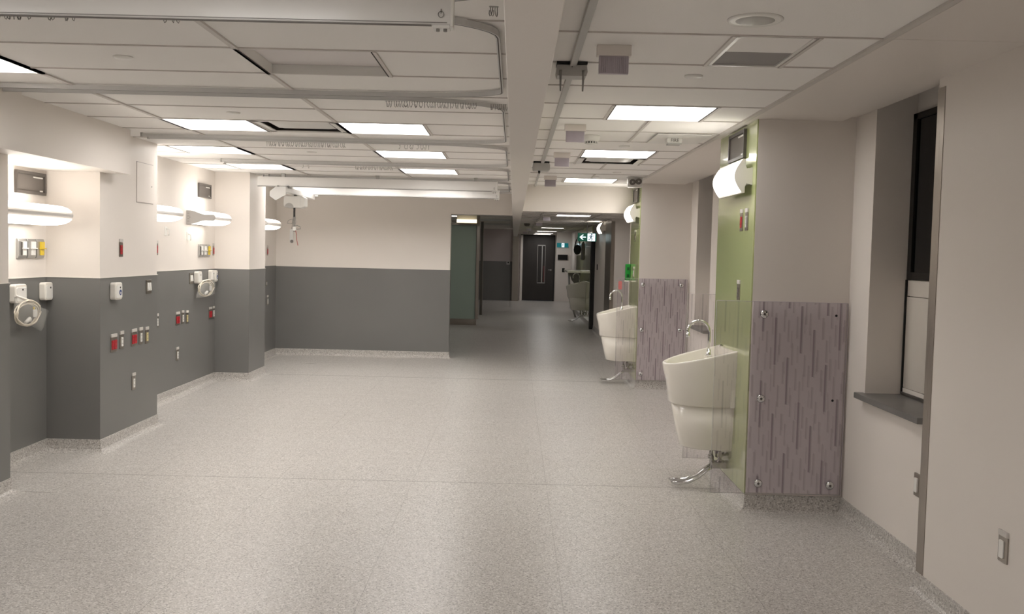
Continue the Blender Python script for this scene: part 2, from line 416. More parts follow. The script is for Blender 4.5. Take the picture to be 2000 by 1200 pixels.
m.box(-.95, -.03, 14.52, 14.66, 2.166, 2.85, PAINT)
struct(m.build('wall_back'))
struct(sweep([(-3.546, 14.516), (-.946, 14.516), (-.946, 14.66)], COVEP, 1, COVE, 'baseboard_back'))
right0 = [(2.0, -4.1), (2.0, 4.67), (2.12, 4.67)]
rlow = right0+[(2.12, 6.13), (1.51, 6.13), (1.51, 7.22), (2.12, 7.22), (2.12, 11.72), (1.51, 11.72), (1.51, 12.75), (2.12, 12.75), (2.12, 17.5), (1.74, 17.5), (1.74, 20.9), (2.3, 20.9), (2.3, 21.15), (1.72, 21.15), (1.72, 29.3), (2.6, 29.3), (2.6, 33.4)]
rup = right0+[(2.12, 4.93), (2.36, 4.93), (2.36, 5.79), (2.12, 5.79), (2.12, 6.13), (1.51, 6.13), (1.51, 7.22), (2.12, 7.22), (2.12, 10.5), (2.36, 10.5), (2.36, 11.33), (2.12, 11.33), (2.12, 11.72)]+rlow[8:]
m = MB(); m.prism(rlow+[(3.1, 33.4), (3.1, -4.1)], 0, .78, PAINT); m.prism(rup+[(3.1, 33.4), (3.1, -4.1)], .78, 2.85, PAINT)
struct(m.build('wall_right'))
struct(sweep(rlow[:3]+rlow[2:8], COVEP, -1, COVE, 'baseboard_right') if 0 else sweep(rlow, COVEP, -1, COVE, 'baseboard_right'))
m = MB(); m.box(-4.3, 3.1, -4.3, -4.1, 0, 2.85, PAINT); struct(m.build('wall_front'))
# far corridor walls
m = MB(); m.box(-4.3, -.02, 33.0, 33.2, 1.33, 2.6, PAINT2); m.box(-4.3, -.02, 32.996, 33.2, 0, 1.33, DADO)
m.box(-.02, .17, 32.9, 33.6, 0, 2.6, PAINT2)
m.box(.17, 3.1, 33.4, 33.6, 2.24, 2.6, PAINT); m.box(1.40, 3.1, 33.4, 33.6, 0, 2.24, PAINT); m.box(.17, .26, 33.4, 33.6, 0, 2.24, PAINT)
struct(m.build('wall_far'))
m = MB(); m.box(-3.0, -2.8, 14.66, 33.0, 0, 2.6, PAINT2); struct(m.build('wall_corridor'))
# beam, bulkheads, soffits
m = MB(); m.box(-.036, .098, -4.1, 31.5, 2.15, 2.6, PAINT); struct(m.build('trim_1', bevel=.003))
m = MB(); m.box(.098, 1.513, 12.6, 12.8, 2.152, 2.6, PAINT); struct(m.build('trim_2'))
m = MB(); m.box(-3.6, -2.98, 5.79, 7.56, 2.14, 2.6, PAINT); struct(m.build('trim_3'))
m = MB(); m.box(-3.6, -2.925, 3.2, 5.79, 2.13, 2.6, PAINT); struct(m.build('trim_4'))
m = MB(); m.box(1.47, 2.03, -4.1, 3.866, CE-.008, 2.6, PAINT); m.box(1.47, 2.03, 3.870, 12.65, CE-.008, 2.6, PAINT); m.box(1.47, 2.03, 3.866, 3.870, CE, 2.6, REVEAL)
m.box(2.03, 2.13, -4.1, 12.65, CE+.018, 2.6, PAINT)
struct(m.build('trim_5'))
# stone sill slabs and windows
for i, (y0, y1) in enumerate(((4.93, 5.79), (10.5, 11.33))):
    wn = bpy.data.objects.new('window_%d' % (i+1), None); COL.objects.link(wn); wn.location = (2.36, (y0+y1)/2, 0.8); wn['_w'] = 1; struct(wn)
    a = MB(); a.box(2.335, 2.358, y0+.005, y1-.005, 1.50, 1.545, FRAMEM); a.box(2.335, 2.358, y0+.005, y0+.05, 1.545, 2.475, FRAMEM); a.box(2.335, 2.358, y1-.06, y1-.005, 1.545, 2.475, FRAMEM)
    a.box(2.335, 2.358, y0+.005, y1-.005, 2.44, 2.475, FRAMEM); a.box(2.338, 2.358, (y0+y1)/2-.02, (y0+y1)/2+.02, 1.545, 2.44, FRAMEM)
    a.box(2.330, 2.358, y1-.012, y1-.002, .82, 1.50, BLACK); a.box(2.330, 2.358, y0+.005, y1-.005, .818, .832, DARK)
    sub('window_frame', wn, a)
    a = MB(); a.box(2.346, 2.354, y0+.05, y1-.06, 1.545, 2.44, NIGHT); sub('window_pane', wn, a)
    a = MB(); a.box(2.340, 2.358, y0+.02, y1-.014, .86, 1.40, PANELW); a.box(2.342, 2.358, y0+.02, y1-.014, 1.405, 1.498, PANELW); a.box(2.338, 2.358, y0+.02, y1-.014, .832, .856, PAINT)
    sub('apron_panel', wn, a)
    a = MB(); a.box(2.065, 2.335, y0-.03 if i == 0 else y0+.002, y1+.035, .782, .815, SILL)
    o = a.build('trim_%d' % (6+i), bevel=.003); struct(o)
# corner guards
def guard(x, y, side, z0, z1, label, wy=.075, wx=.06):
    a = MB(); t = .003
    a.box(x-side*t, x, y-wy, y, z0, z1, STEEL); a.box(x-side*t, x+side*wx, y, y+t, z0, z1, STEEL)
    return tag(a.build('corner_guard'), label, 'corner guard', 'stainless corner guards')
guard(2.0, 4.672, 1, .01, 2.43, 'tall stainless steel corner guard on the wall corner beside the nearest window')
a = MB(); a.box(1.732, 1.742, 17.45, 18.5, .1, 2.22, STEEL); a.box(1.732, 1.80, 17.49, 17.498, .1, 2.22, STEEL)
tag(a.build('steel_wall_guard'), 'wide stainless steel wall guard beyond the second green column', 'wall guard')

# ------------------------------------------------------------------ ceiling units
for kind, x0, x1, y0, y1, label in units:
    if kind in ('lit', 'unlit'):
        t = thing('ceiling_light', label, 'ceiling light', ((x0+x1)/2, (y0+y1)/2, CE), group='square recessed ceiling lights', world=True)
        a = MB(); h = .045
        a.box(x0, x0+.006, y0, y1, CE-.006, CE+h, BLACK if 0 else WHITE); a.box(x1-.006, x1, y0, y1, CE-.006, CE+h, WHITE)
        a.box(x0, x1, y0, y0+.006, CE-.006, CE+h, WHITE); a.box(x0, x1, y1-.006, y1, CE-.006, CE+h, WHITE); a.box(x0, x1, y0, y1, CE+h+.006, CE+h+.03, WHITE)
        a.box(x0-.003, x0+.003, y0, y1, CE-.009, CE-.006, REVEAL); a.box(x1-.003, x1+.003, y0, y1, CE-.009, CE-.006, REVEAL)
        sub('housing', t, a)
        a = MB(); a.box(x0+.007, x1-.007, y0+.007, y1-.007, CE+h-.004, CE+h+.004, LIT if kind == 'lit' else DIFF)
        sub('diffuser', t, a)
    elif kind == 'diff':
        t = thing('air_diffuser', label, 'air diffuser', ((x0+x1)/2, (y0+y1)/2, CE), group='square air diffusers', world=True)
        a = MB(); h = .07
        for b in ((x0, x0+.05, y0, y1), (x1-.05, x1, y0, y1), (x0, x1, y0, y0+.05), (x0, x1, y1-.03, y1)):
            a.box(*b, CE-.004, CE+.002, WHITE)
        a.box(x0, x1, y0, y0+.003, CE, CE+h, DARK); a.box(x0, x1, y1-.003, y1, CE, CE+h, DARK); a.box(x0, x0+.003, y0, y1, CE, CE+h, DARK); a.box(x1-.003, x1, y0, y1, CE, CE+h, DARK)
        a.box(x0, x1, y0, y1, CE+h, CE+h+.01, BLACK); sub('frame', t, a)
        a = MB(); cx, cy = (x0+x1)/2, (y0+y1)/2; N = 8; vs = []
        for j in range(N+1):
            for i in range(N+1):
                u, v = i/N*2-1, j/N*2-1
                vs.append((cx+u*.215, cy+v*.215, CE+.014-.016*(1-max(abs(u), abs(v))**3)))
        fs = [(j*(N+1)+i, j*(N+1)+i+1, (j+1)*(N+1)+i+1, (j+1)*(N+1)+i) for j in range(N) for i in range(N)]
        a.add(vs, fs, WHITE, True); a.box(cx-.2, cx+.2, cy-.2, cy+.2, CE+.018, CE+.03, GREY); sub('plaque', t, a)
    else:
        t = thing('return_grille', label, 'air grille', ((x0+x1)/2, (y0+y1)/2, CE), world=True)
        a = MB(); h = .07
        a.box(x0, x0+.014, y0, y1, CE-.006, CE+.004, WHITE); a.box(x1-.014, x1, y0, y1, CE-.006, CE+.004, WHITE); a.box(x0, x1, y0, y0+.01, CE-.006, CE+.004, WHITE); a.box(x0, x1, y1-.01, y1, CE-.006, CE+.004, WHITE)
        a.box(x0+.014, x1-.014, y0+.01, y0+.30, CE-.002, CE+.004, TILE); a.box(x0, x1, y0, y1, CE+.03, CE+.04, BLACK); sub('frame', t, a)
        a = MB(); a.box(x0+.016, x1-.016, y0+.302, y1-.012, CE+.001, CE+.005, PERF)
        sub('perforated_screen', t, a)
farlab = ['nearest lit ceiling light seen under the right bulkhead', 'second lit ceiling light seen under the right bulkhead', 'third lit ceiling light seen under the right bulkhead', 'fourth lit ceiling light seen under the right bulkhead', 'lit ceiling light just above the dark wood door', 'nearer lit ceiling light above the frosted glass partition', 'farther lit ceiling light above the frosted glass partition']
for (x0, x1, y0, y1, z), lb in zip(farl, farlab):
    t = thing('ceiling_light', lb, 'ceiling light', ((x0+x1)/2, (y0+y1)/2, z), group='square recessed ceiling lights', world=True)
    a = MB(); a.box(x0, x0+.01, y0, y1, z-.006, z+.04, WHITE); a.box(x1-.01, x1, y0, y1, z-.006, z+.04, WHITE); a.box(x0, x1, y0, y0+.01, z-.006, z+.04, WHITE); a.box(x0, x1, y1-.01, y1, z-.006, z+.04, WHITE); sub('housing', t, a)
    a = MB(); a.box(x0+.01, x1-.01, y0+.01, y1-.01, z+.008, z+.016, LITF); sub('diffuser', t, a)

# small round ceiling items
def disc(x, y, r, label, z=CE):
    a = MB(); a.lathe([(r, 0), (r, -.004), (r*.9, -.009), (0.001, -.010)], (x, y, z), WHITE, n=20)
    return tag(a.build('sprinkler_cover'), label, 'sprinkler cover', 'round concealed sprinkler covers')
for x, y, l in ((.851, 4.775, 'round white sprinkler cover on the ceiling left of the nearest air grille'), (.861, 7.85, 'round white sprinkler cover just in front of the second right-hand ceiling light'),
                (-1.863, 4.637, 'round white sprinkler cover left of the unlit ceiling light'), (-1.867, 6.45, 'round white sprinkler cover just in front of the slotted air diffuser'),
                (-1.868, 8.937, 'round white sprinkler cover near the curtain hooks in the middle of the left ceiling'), (1.067, 10.346, 'round white sprinkler cover behind the second right-hand air diffuser'), (.89, 10.946, 'round white sprinkler cover just in front of the farthest right-hand ceiling light')):
    disc(x, y, .045, l)
t = thing('ceiling_speaker', 'round white ceiling speaker with grey mesh centre, nearest camera on the right', 'speaker', (.868, 3.638, CE))
a = MB(); a.lathe([(.102, 0), (.102, -.003), (.094, -.008), (.090, -.006)], (0, 0, 0), WHITE, n=40); sub('trim_ring', t, a)
a = MB(); a.lathe([(.090, -.001), (.087, -.005), (.04, -.008), (.001, -.009)], (0, 0, 0), GREYPL, n=40); sub('mesh_grille', t, a)
t = thing('smoke_detector', 'round white smoke detector on the ceiling beside the second louvred sensor box', 'smoke detector', (.549, 7.232, CE))
a = MB(); a.lathe([(.066, 0), (.066, -.012), (.06, -.035), (.045, -.045)], (0, 0, 0), WHITE, n=28); sub('base', t, a)
a = MB(); a.lathe([(.044, -.045), (.044, -.058)], (0, 0, 0), BLACK, n=28)
for k in range(14):
    an = k*2*PI/14; a.box(.044*math.cos(an)-.004, .044*math.cos(an)+.004, .044*math.sin(an)-.004, .044*math.sin(an)+.004, -.06, -.045, WHITE)
a.lathe([(.042, -.058), (.030, -.068), (.001, -.07)], (0, 0, 0), WHITE, n=28); sub('sensor_head', t, a)
# fire device on flat access plate
a = MB(); a.box(1.0, 1.38, 6.95, 7.52, CE-.014, CE-.007, WHITE); tag(a.build('ceiling_access_panel', bevel=.001), 'flat white square access panel on the ceiling behind the nearest right-hand light', 'access panel')
t = thing('fire_strobe', 'small white ceiling strobe box lettered FIRE on the flat access panel', 'fire alarm', (1.152, 7.2, CE-.014))
a = MB(); a.rbox(-.055, .055, -.05, .05, -.034, 0, .008, WHITE); sub('housing', t, a, .002)
a = MB(); a.box(-.05, .05, -.052, -.046, -.046, -.034, GREYPL); a.box(-.045, .045, -.045, .045, -.046, -.034, GREYPL); sub('strobe_lens', t, a)
def text(s, size, loc, mt, parent, name, rot=(PI/2, 0, 0), ext=.0006):
    cu = bpy.data.curves.new(name, 'FONT'); cu.body = s; cu.size = size; cu.extrude = ext; cu.align_x = 'CENTER'; cu.align_y = 'CENTER'
    tmp = bpy.data.objects.new('tmp', cu); COL.objects.link(tmp); dg = bpy.context.evaluated_depsgraph_get()
    me = bpy.data.meshes.new_from_object(tmp.evaluated_get(dg)); bpy.data.objects.remove(tmp); bpy.data.curves.remove(cu)
    me.materials.clear(); me.materials.append(mt)
    me.transform(Matrix.Translation(loc) @ Matrix.Rotation(rot[2], 4, 'Z') @ Matrix.Rotation(rot[0], 4, 'X'))
    o = bpy.data.objects.new(name, me); COL.objects.link(o); o.parent = parent; return o
text('FIRE', .034, (0, -.051, -.018), DARK, t, 'lettering')
# hanging louvred boxes
for i, (x, y) in enumerate(((.40, 4.12), (.395, 6.63), (.395, 8.47), (.389, 11.0))):
    t = thing('louvred_sensor_box', 'small ceiling box with mauve ribbed face, ' + ['nearest of the row beside the raceway', 'second of the row, beside the smoke detector', 'third of the row, left of the second light', 'farthest of the row before the bulkhead'][i], 'ceiling sensor', (x, y, CE), group='louvred boxes along the ceiling raceway')
    a = MB(); a.box(-.072, .072, 0, .05, -.045, 0, PAINT); sub('mount', t, a, .002)
    a = MB(); a.box(-.062, .062, .012, .036, -.118, -.045, LOUV)
    for k in range(15): a.box(-.058+k*.0083, -.0545+k*.0083, .008, .013, -.114, -.05, LOUV)
    sub('ribbed_face', t, a)
for i, (x, y) in enumerate(((.66, 13.9), (.55, 16.8), (.50, 20.0), (.36, 24.6), (.30, 28.0))):
    t = thing('louvred_sensor_box', 'small ribbed box on the corridor ceiling, number %s beyond the right bulkhead' % ['one', 'two', 'three', 'four', 'five'][i], 'ceiling sensor', (x, y, ZF), group='louvred boxes along the corridor ceiling')
    a = MB(); a.box(-.072, .072, 0, .05, -.03, 0, PAINT); sub('mount', t, a)
    a = MB(); a.box(-.062, .062, .012, .036, -.09, -.03, LOUV); sub('ribbed_face', t, a)
for x, y, l in ((.86, 14.1, 'round smoke detector on the corridor ceiling just beyond the right bulkhead'), (.27, 21.5, 'dark round ceiling device at the left of the corridor ceiling')):
    a = MB(); a.lathe([(.07, 0), (.07, -.02), (.05, -.055), (.02, -.06)], (x, y, ZF), WHITE if x > .5 else DARK2, n=20); tag(a.build('ceiling_detector'), l, 'smoke detector')
# raceway
t = thing('ceiling_raceway', 'long slim grey cable raceway running along the ceiling right of the beam', 'cable raceway', (.25, 4, CE), world=True)
a = MB(); a.box(.235, .265, -3.9, 9.3, CE-.022, CE-.002, GREYPL); sub('channel', t, a, .002)
a = MB(); a.box(.240, .260, 9.3, 12.6, CE-.018, CE-.002, GREYPL); sub('channel', t, a, .002)
# access point with antennas
t = thing('wireless_access_point', 'grey ceiling access point with two hanging antennas near the beam', 'wireless device', (.245, 4.50, CE))
a = MB(); a.box(-.07, .07, -.012, .10, -.012, -.001, BLACK); sub('mounting_plate', t, a)
a = MB(); a.extr([(-.068, -.014), (.068, -.014), (.072, -.045), (.066, -.064), (-.066, -.064), (-.072, -.045)], 'y', 0, .10, GREYPL); a.box(-.002, .003, -.002, 0, -.026, -.021, BLACK); sub('body', t, a, .003)
for s in (-1, 1):
    a = MB(); a.tube([(s*.052, -.006, -.04), (s*.052, -.006, -.06), (s*.051, -.004, -.135)], [.006, .0055, .0035], GREY, n=8); sub('antenna', t, a)
t = thing('ceiling_projector', 'small grey-green rounded ceiling unit at the end of the cable raceway', 'ceiling device', (.241, 9.30, CE))
a = MB(); a.box(-.075, .075, 0, .14, -.02, -.001, BLACK); sub('mounting_plate', t, a)
a = MB(); a.rbox(-.082, .082, -.005, .15, -.088, -.018, .02, GREYPL); sub('body', t, a, .004)
a = MB(); a.lathe([(.012, 0), (.01, -.02), (.004, -.03)], (-.02, .03, -.086), BLACK, n=12); sub('sensor', t, a)
# emergency light
t = thing('emergency_light', 'white emergency light box with two round lamp heads above the second green column', 'emergency light', (1.325, 10.85, CE))
a = MB(); a.box(-.08, .08, 0, .10, -.115, -.001, WHITE); a.box(-.085, .085, -.004, .104, -.012, 0, WHITE); sub('housing', t, a, .004)
for s in (-1, 1):
    a = MB(); a.lathe([(.012, 0), (.032, -.01), (.034, -.045), (.026, -.047)], (s*.034, 0, -.058+s*.004), DARK2, axis='y', n=20); a.lathe([(.025, -.040), (.018, -.046), (.001, -.048)], (s*.034, 0, -.058+s*.004), GREYPL, axis='y', n=20); sub('lamp_head', t, a)

# ------------------------------------------------------------------ curtain tracks and hooks
def u_track(y0, y1, label, xl=-2.97, xr=-.085, r=.24, wid=.016, h=.024, open_=True):
    pl = [(xl, y0+.0)]
    n = 10; r2 = .34
    pts = [(xl, y0), (xr-r2*1.9, y0)]
    for k in range(1, n+1):          # long soft entry curve then tighter turn
        a = PI/2*k/n; pts.append((xr-r2*1.9+r2*1.9*math.sin(a)**1.0, y0+(r2*1.0)*(1-math.cos(a))))
    for k in range(0, n+1):
        a = PI/2*k/n; pts.append((xr-r2*1.9+r2*1.9*math.cos(a), y1-(r2*.62)*(1-math.sin(a))))
    pts.append((xl, y1))
    inn = offset(pts, wid/2, 1); outt = offset(pts, wid/2, -1)
    m = MB(); N = len(pts); z1, z0 = CE-.006, CE-.006-h
    vs = [(x, y, z1) for x, y in inn]+[(x, y, z0) for x, y in inn]+[(x, y, z0) for x, y in outt]+[(x, y, z1) for x, y in outt]
    fs = []
    for k in range(N-1):
        for j in range(4): fs.append((j*N+k, j*N+k+1, ((j+1) % 4)*N+k+1, ((j+1) % 4)*N+k))
    m.add(vs, fs, TRACKM); m.add([vs[0], vs[N], vs[2*N], vs[3*N]], [(0, 1, 2, 3)], TRACKM); m.add([vs[N-1], vs[2*N-1], vs[3*N-1], vs[4*N-1]], [(0, 1, 2, 3)], TRACKM)
    t = thing('curtain_track', label, 'curtain track', (xr, (y0+y1)/2, CE), group='U-shaped curtain tracks along the left ceiling', world=True)
    sub('rail', t, m)
    s = MB()
    so = offset(pts, .0025, 1); si = offset(pts, .0025, -1)
    vs = [(x, y, z0-.0006) for x, y in so]+[(x, y, z0-.0006) for x, y in si]; s.add(vs, [(k, k+1, N+k+1, N+k) for k in range(N-1)], REVEAL); sub('slot', t, s)
    for y, in ((y0,), (y1,)):
        e = MB(); e.box(xl-.012, xl, y-.014, y+.014, z0-.003, CE, GREYPL); sub('end_cap', t, e)
for y0, y1, l in ((1.5, 3.44, 'U-shaped grey curtain track mostly above the photo, in front of the others'), (3.58, 5.45, 'U-shaped grey curtain track nearest the camera, behind the big lift rail'), (5.58, 7.72, 'U-shaped grey curtain track, second from the camera'), (7.86, 9.80, 'U-shaped grey curtain track in the middle of the five'),
                  (9.94, 11.72, 'U-shaped grey curtain track, fourth from the camera'), (11.86, 13.75, 'U-shaped grey curtain track farthest away, near the back wall')):
    u_track(y0, y1, l, xl=-2.95 if y0 < 11.8 else -3.05)
def hook_mesh(kind):
    m = MB(); r = .0016
    if kind == 0: p = [(0, 0, 0), (0, 0, -.012), (.004, 0, -.030), (.009, 0, -.034), (.012, 0, -.026), (.011, 0, -.014)]
    elif kind == 1: p = [(-.003, 0, 0), (.003, 0, -.014), (-.002, 0, -.028), (-.007, 0, -.033), (-.010, 0, -.024)]
    else: p = [(0, 0, 0), (.001, 0, -.018), (0, 0, -.034)]
    m.tube(p, r, GREY, n=4, cap=False); m.box(-.004, .004, -.003, .003, -.004, 0, GREYPL)
    return m
HK = []
for k in range(3):
    o = hook_mesh(k).build('curtain_hook'); HK.append(o)
hook_used = [False]*3
def hooks(px0, px1, Y, n, label, group, gaps=0):
    for i in range(n):
        if gaps and rnd.random() < gaps: continue
        px = px0+(px1-px0)*(i+.5)/n+rnd.uniform(-.3, .3); X = (px-1003)/1899*Y; k = rnd.choice([0, 0, 1, 1, 2])
        if hook_used[k]: o = HK[k].copy(); COL.objects.link(o)
        else: o = HK[k]; hook_used[k] = True
        o.location = (X, Y, CE-.034); o.rotation_euler = (rnd.uniform(-.1, .1), 0, rnd.choice([0, PI])+rnd.uniform(-.7, .7))
        tag(o, label, 'curtain hook', group)
hooks(747, 925, 5.58, 36, 'tiny wire curtain hook in the dense row hanging from the second curtain track', 'curtain hooks on the second track')
hooks(950, 982, 5.60, 8, 'tiny wire curtain hook bunched at the right-hand bend of the second curtain track', 'curtain hooks bunched at the track bend')
hooks(944, 962, 3.40, 4, 'tiny wire curtain hook at the top edge of the photo beside the beam', 'curtain hooks at the top edge')
hooks(0, 143, 3.62, 22, 'tiny wire curtain hook peeping below the big lift rail at the far left', 'curtain hooks behind the lift rail, left', .2)
hooks(320, 347, 3.62, 3, 'tiny wire curtain hook in the group of three below the big lift rail', 'three curtain hooks behind the lift rail')
hooks(517, 671, 7.86, 42, 'tiny wire curtain hook in the long row on the middle curtain track', 'curtain hooks on the middle track')
hooks(774, 835, 7.86, 12, 'tiny wire curtain hook in the short row above the middle lit ceiling light', 'curtain hooks above the middle light', .15)
hooks(585, 604, 9.94, 2, 'tiny wire curtain hook in the pair left of the row on the fourth curtain track', 'pair of curtain hooks on the fourth track')
hooks(690, 763, 9.94, 24, 'tiny wire curtain hook in the row on the fourth curtain track', 'curtain hooks on the fourth track')
for p0, p1, n in ((585, 612, 5), (645, 672, 7), (702, 715, 4), (724, 742, 4), (753, 796, 9), (822, 862, 14), (880, 950, 24)):
    hooks(p0, p1, 11.86, n, 'tiny wire curtain hook in the broken row on the farthest curtain track', 'curtain hooks on the farthest track')

# ------------------------------------------------------------------ patient lift
def lift_rail(y, x0, x1, label, z0=2.326, z1=2.44, d=.045):
    t = thing('lift_rail', label, 'lift rail', (x1, y, z1), group='white cross rails of the ceiling lift', world=True)
    a = MB(); a.extr([(y, z0+.004), (y+.003, z0), (y+.012, z0), (y+d, z0+.06), (y+d, z1), (y, z1)], 'x', x0, x1, RAILM); a.box(x0, x1-.01, y-.001, y+.001, z0+.006, z0+.009, GREY); a.box(x0, x1-.06, y-.002, y+.010, z0-.003, z0, DARK2); sub('beam', t, a)
    a = MB(); a.box(x1, x1+.010, y-.006, y+d+.006, z0-.006, z1+.004, WHITE); sub('end_plate', t, a, .002)
    a = MB(); a.box(x1-.055, x1-.002, y-.002, y+.05, z0-.010, z0-.001, WHITE)
    a.lathe([(.006, 0), (.006, -.010)], (x1-.040, y+.01, z0-.009), GREY, n=10); a.lathe([(.006, 0), (.006, -.010)], (x1-.016, y+.01, z0-.009), GREY, n=10)
    sub('end_stop', t, a)
    a = MB(); ring = [(x1-.03+.009*math.cos(k/10*2*PI), y-.002, z0+.033+.010*math.sin(k/10*2*PI)) for k in range(11)]
    a.tube(ring, .0012, GREY, n=5, cap=False); a.box(x1-.031, x1-.029, y-.003, y-.001, z0+.036, z0+.05, DARK); sub('lock_mark', t, a)
    a = MB(); 
    for xx in (x0+.3, (x0+x1)/2, x1-.25): a.box(xx-.02, xx+.02, y+.005, y+.04, z1, CE-.002, ALU)
    sub('hanger', t, a)
    return t
lift_rail(3.16, -2.9, -.222, 'big white lift rail across the top left of the photo, nearest the camera', z1=2.46)
lift_rail(11.75-.20, -3.05, -.222, 'nearer of the two white lift rails before the back wall')
lift_rail(13.10, -3.05, -.222, 'farther of the two white lift rails, closest to the back wall')
t = thing('lift_boom', 'white travelling boom hanging between the two far lift rails at the left', 'lift boom', (-2.74, 12.2, 2.26), world=True)
a = MB(); a.extr([(-2.79, 2.258), (-2.69, 2.258), (-2.685, 2.264), (-2.685, 2.318), (-2.795, 2.318), (-2.795, 2.264)], 'y', 11.42, 13.095, RAILM); sub('beam', t, a)
a = MB(); a.extr([(-2.87, 2.205), (-2.80, 2.155), (-2.72, 2.20), (-2.68, 2.22), (-2.68, 2.318), (-2.80, 2.318), (-2.87, 2.26)], 'y', 11.405, 11.42, GREYPL); sub('end_plate', t, a, .002)
a = MB()
for y in (11.60, 13.14): a.box(-2.83, -2.65, y-.03, y+.05, 2.305, 2.324, WHITE); 
for x in (-2.80, -2.68): a.lathe([(.015, -.012), (.015, .012)], (x, 11.53, 2.322), DARK, axis='y', n=12)
sub('trolley', t, a)
t = thing('lift_motor', 'white rounded patient lift motor hanging from the boom with strap and pendant', 'patient lift', (-2.70, 12.0, 2.105))
a = MB(); a.rbox(-.125, .125, -.10, .10, -.01, .135, .04, WHITE); a.box(-.02, .02, -.02, .02, .135, .152, GREY); sub('housing', t, a, .018)
a = MB(); a.extr([(-.055+.055*math.cos(k/10*PI), .055*math.sin(k/10*PI)-.008) for k in range(11)]+[], 'y', -.104, -.10, GREYPL)
sub('strap_guide', t, a)
a = MB(); a.rbox(.075, .128, -.103, .103, 0, .125, .02, WHITE); sub('side_cover', t, a, .01)
a = MB(); a.box(-.012, .012, -.06, -.055, -.20, -.008, BLACK); a.box(-.014, .014, -.062, -.053, -.30, -.12, GREY); sub('strap', t, a)
a = MB()
a.tube([(0, -.06, -.16), (-.03, -.07, -.15), (-.07, -.07, -.165), (-.085, -.07, -.20), (-.04, -.065, -.205), (-.01, -.06, -.19)], .003, GREY, n=6)
a.tube([(0, -.06, -.23), (.04, -.07, -.225), (.075, -.07, -.24), (.08, -.07, -.265), (.04, -.065, -.27), (.01, -.06, -.26)], .004, GREY, n=6)
a.tube([(-.01, -.05, -.10), (-.022, -.05, -.18), (-.03, -.05, -.26), (-.028, -.05, -.33)], .004, GREY, n=6)
a.tube([(.01, -.05, -.10), (.02, -.05, -.18), (.005, -.05, -.24), (-.015, -.05, -.27), (-.02, -.05, -.3)], .003, GREYPL, n=6)
sub('sling_hook', t, a)
a = MB(); a.rbox(-.05, -.008, -.075, -.05, -.44, -.27, .018, GREYPL); a.lathe([(.02, 0), (.02, -.008)], (-.022, -.075, -.42), DARK2, axis='y', n=14); a.rbox(-.012, .028, -.085, -.06, -.29, -.24, .012, WHITE); sub('pendant', t, a, .006)
a = MB(); a.tube([(.018, -.07, -.27), (.03, -.07, -.33), (.035, -.07, -.40), (.052, -.07, -.47)], .0035, REDC, n=6); sub('pull_cord', t, a)

# ------------------------------------------------------------------ wall devices. local frame: x right, y into the wall, z up
LW, RW = PI/2, -PI/2
def outlet(x, y, z, rot, colr, wid, label, group='wall receptacles', hgt=.115, tagged=True):
    t = thing('wall_outlet', label, 'outlet', (x, y, z), rot, group)
    a = MB(); a.box(-wid/2, wid/2, -.006, 0, 0, hgt, STEEL); sub('faceplate', t, a, .0015)
    n = 2 if wid > .1 else 1
    for k in range(n):
        cx = 0 if n == 1 else (-.026+.052*k)
        a = MB(); w2 = .017 if n == 1 else .022; a.rbox(cx-w2, cx+w2, -.010, -.005, .020, hgt-.022, .004, colr)
        if colr is not WHITE:
            pass
        for zz in (.043, .075):
            a.box(cx-.007, cx-.005, -.0105, -.009, zz-.004, zz+.004, BLACK); a.box(cx+.005, cx+.007, -.0105, -.009, zz-.004, zz+.004, BLACK)
        sub('receptacle', t, a)
    if tagged:
        a = MB(); a.box(-wid/2*.92, wid/2*.92, -.009, 0, hgt+.002, hgt+.028, LABEL); sub('label_strip', t, a, .001)
    return t
F, W_ = -3.136, -3.546
Fu, Wu = -3.14, -3.55
OW = .078
outlet(F, 7.623, .752, LW, RED, .118, 'double red wall outlet nearest camera on the front of the first left column')
outlet(F, 7.776, .762, LW, WHITE, OW, 'slim white wall outlet right of the nearest double red one, first left column')
outlet(F, 8.031, .760, LW, RED, .112, 'double red wall outlet in the middle of the first left column')
outlet(F, 8.177, .762, LW, WHITE, OW, 'slim white wall outlet between a red and a cream outlet on the first left column')
outlet(F, 8.313, .756, LW, CRM, OW, 'slim cream wall outlet at the right end of the row on the first left column')
outlet(F, 8.024, .395, LW, WHITE, .074, 'lone white wall outlet low on the first left column near the floor')
outlet(Fu, 7.768, 1.500, LW, RED, .072, 'lone red wall outlet on the cream upper part of the first left column')
outlet(W_, 9.672, .775, LW, WHITE, .07, 'white wall outlet in the second bay half hidden by the first column edge')
outlet(W_, 10.268, .758, LW, RED, .12, 'double red wall outlet in the middle of the second bay')
outlet(W_, 10.424, .764, LW, WHITE, .07, 'slim white wall outlet, middle of the trio in the second bay')
outlet(W_, 10.560, .755, LW, CRM, .075, 'slim pale outlet at the right end of the trio in the second bay')
outlet(W_, 10.263, .383, LW, WHITE, .074, 'lone white wall outlet low in the second bay near the floor')
outlet(W_, 11.375, .748, LW, RED, .11, 'double red wall outlet at the far end of the second bay')
outlet(W_, 11.50, .752, LW, WHITE, .06, 'slim white wall outlet in the far corner of the second bay')
outlet(Wu, 11.49, 1.494, LW, RED, .055, 'upper red wall outlet in the far corner of the second bay')
outlet(Wu, 9.665, 1.502, LW, RED, .06, 'upper red wall outlet at the near edge of the second bay')
outlet(Wu, 14.01, 1.490, LW, RED, .065, 'upper red wall outlet in the third bay near the back wall')
outlet(W_, 14.03, .772, LW, WHITE, .07, 'white wall outlet in the third bay near the back wall')
outlet(W_, 13.95, 1.05, LW, WHITE, .05, 'small white wall outlet just under the grey band top in the third bay', hgt=.08, tagged=False)
G1 = 1.502
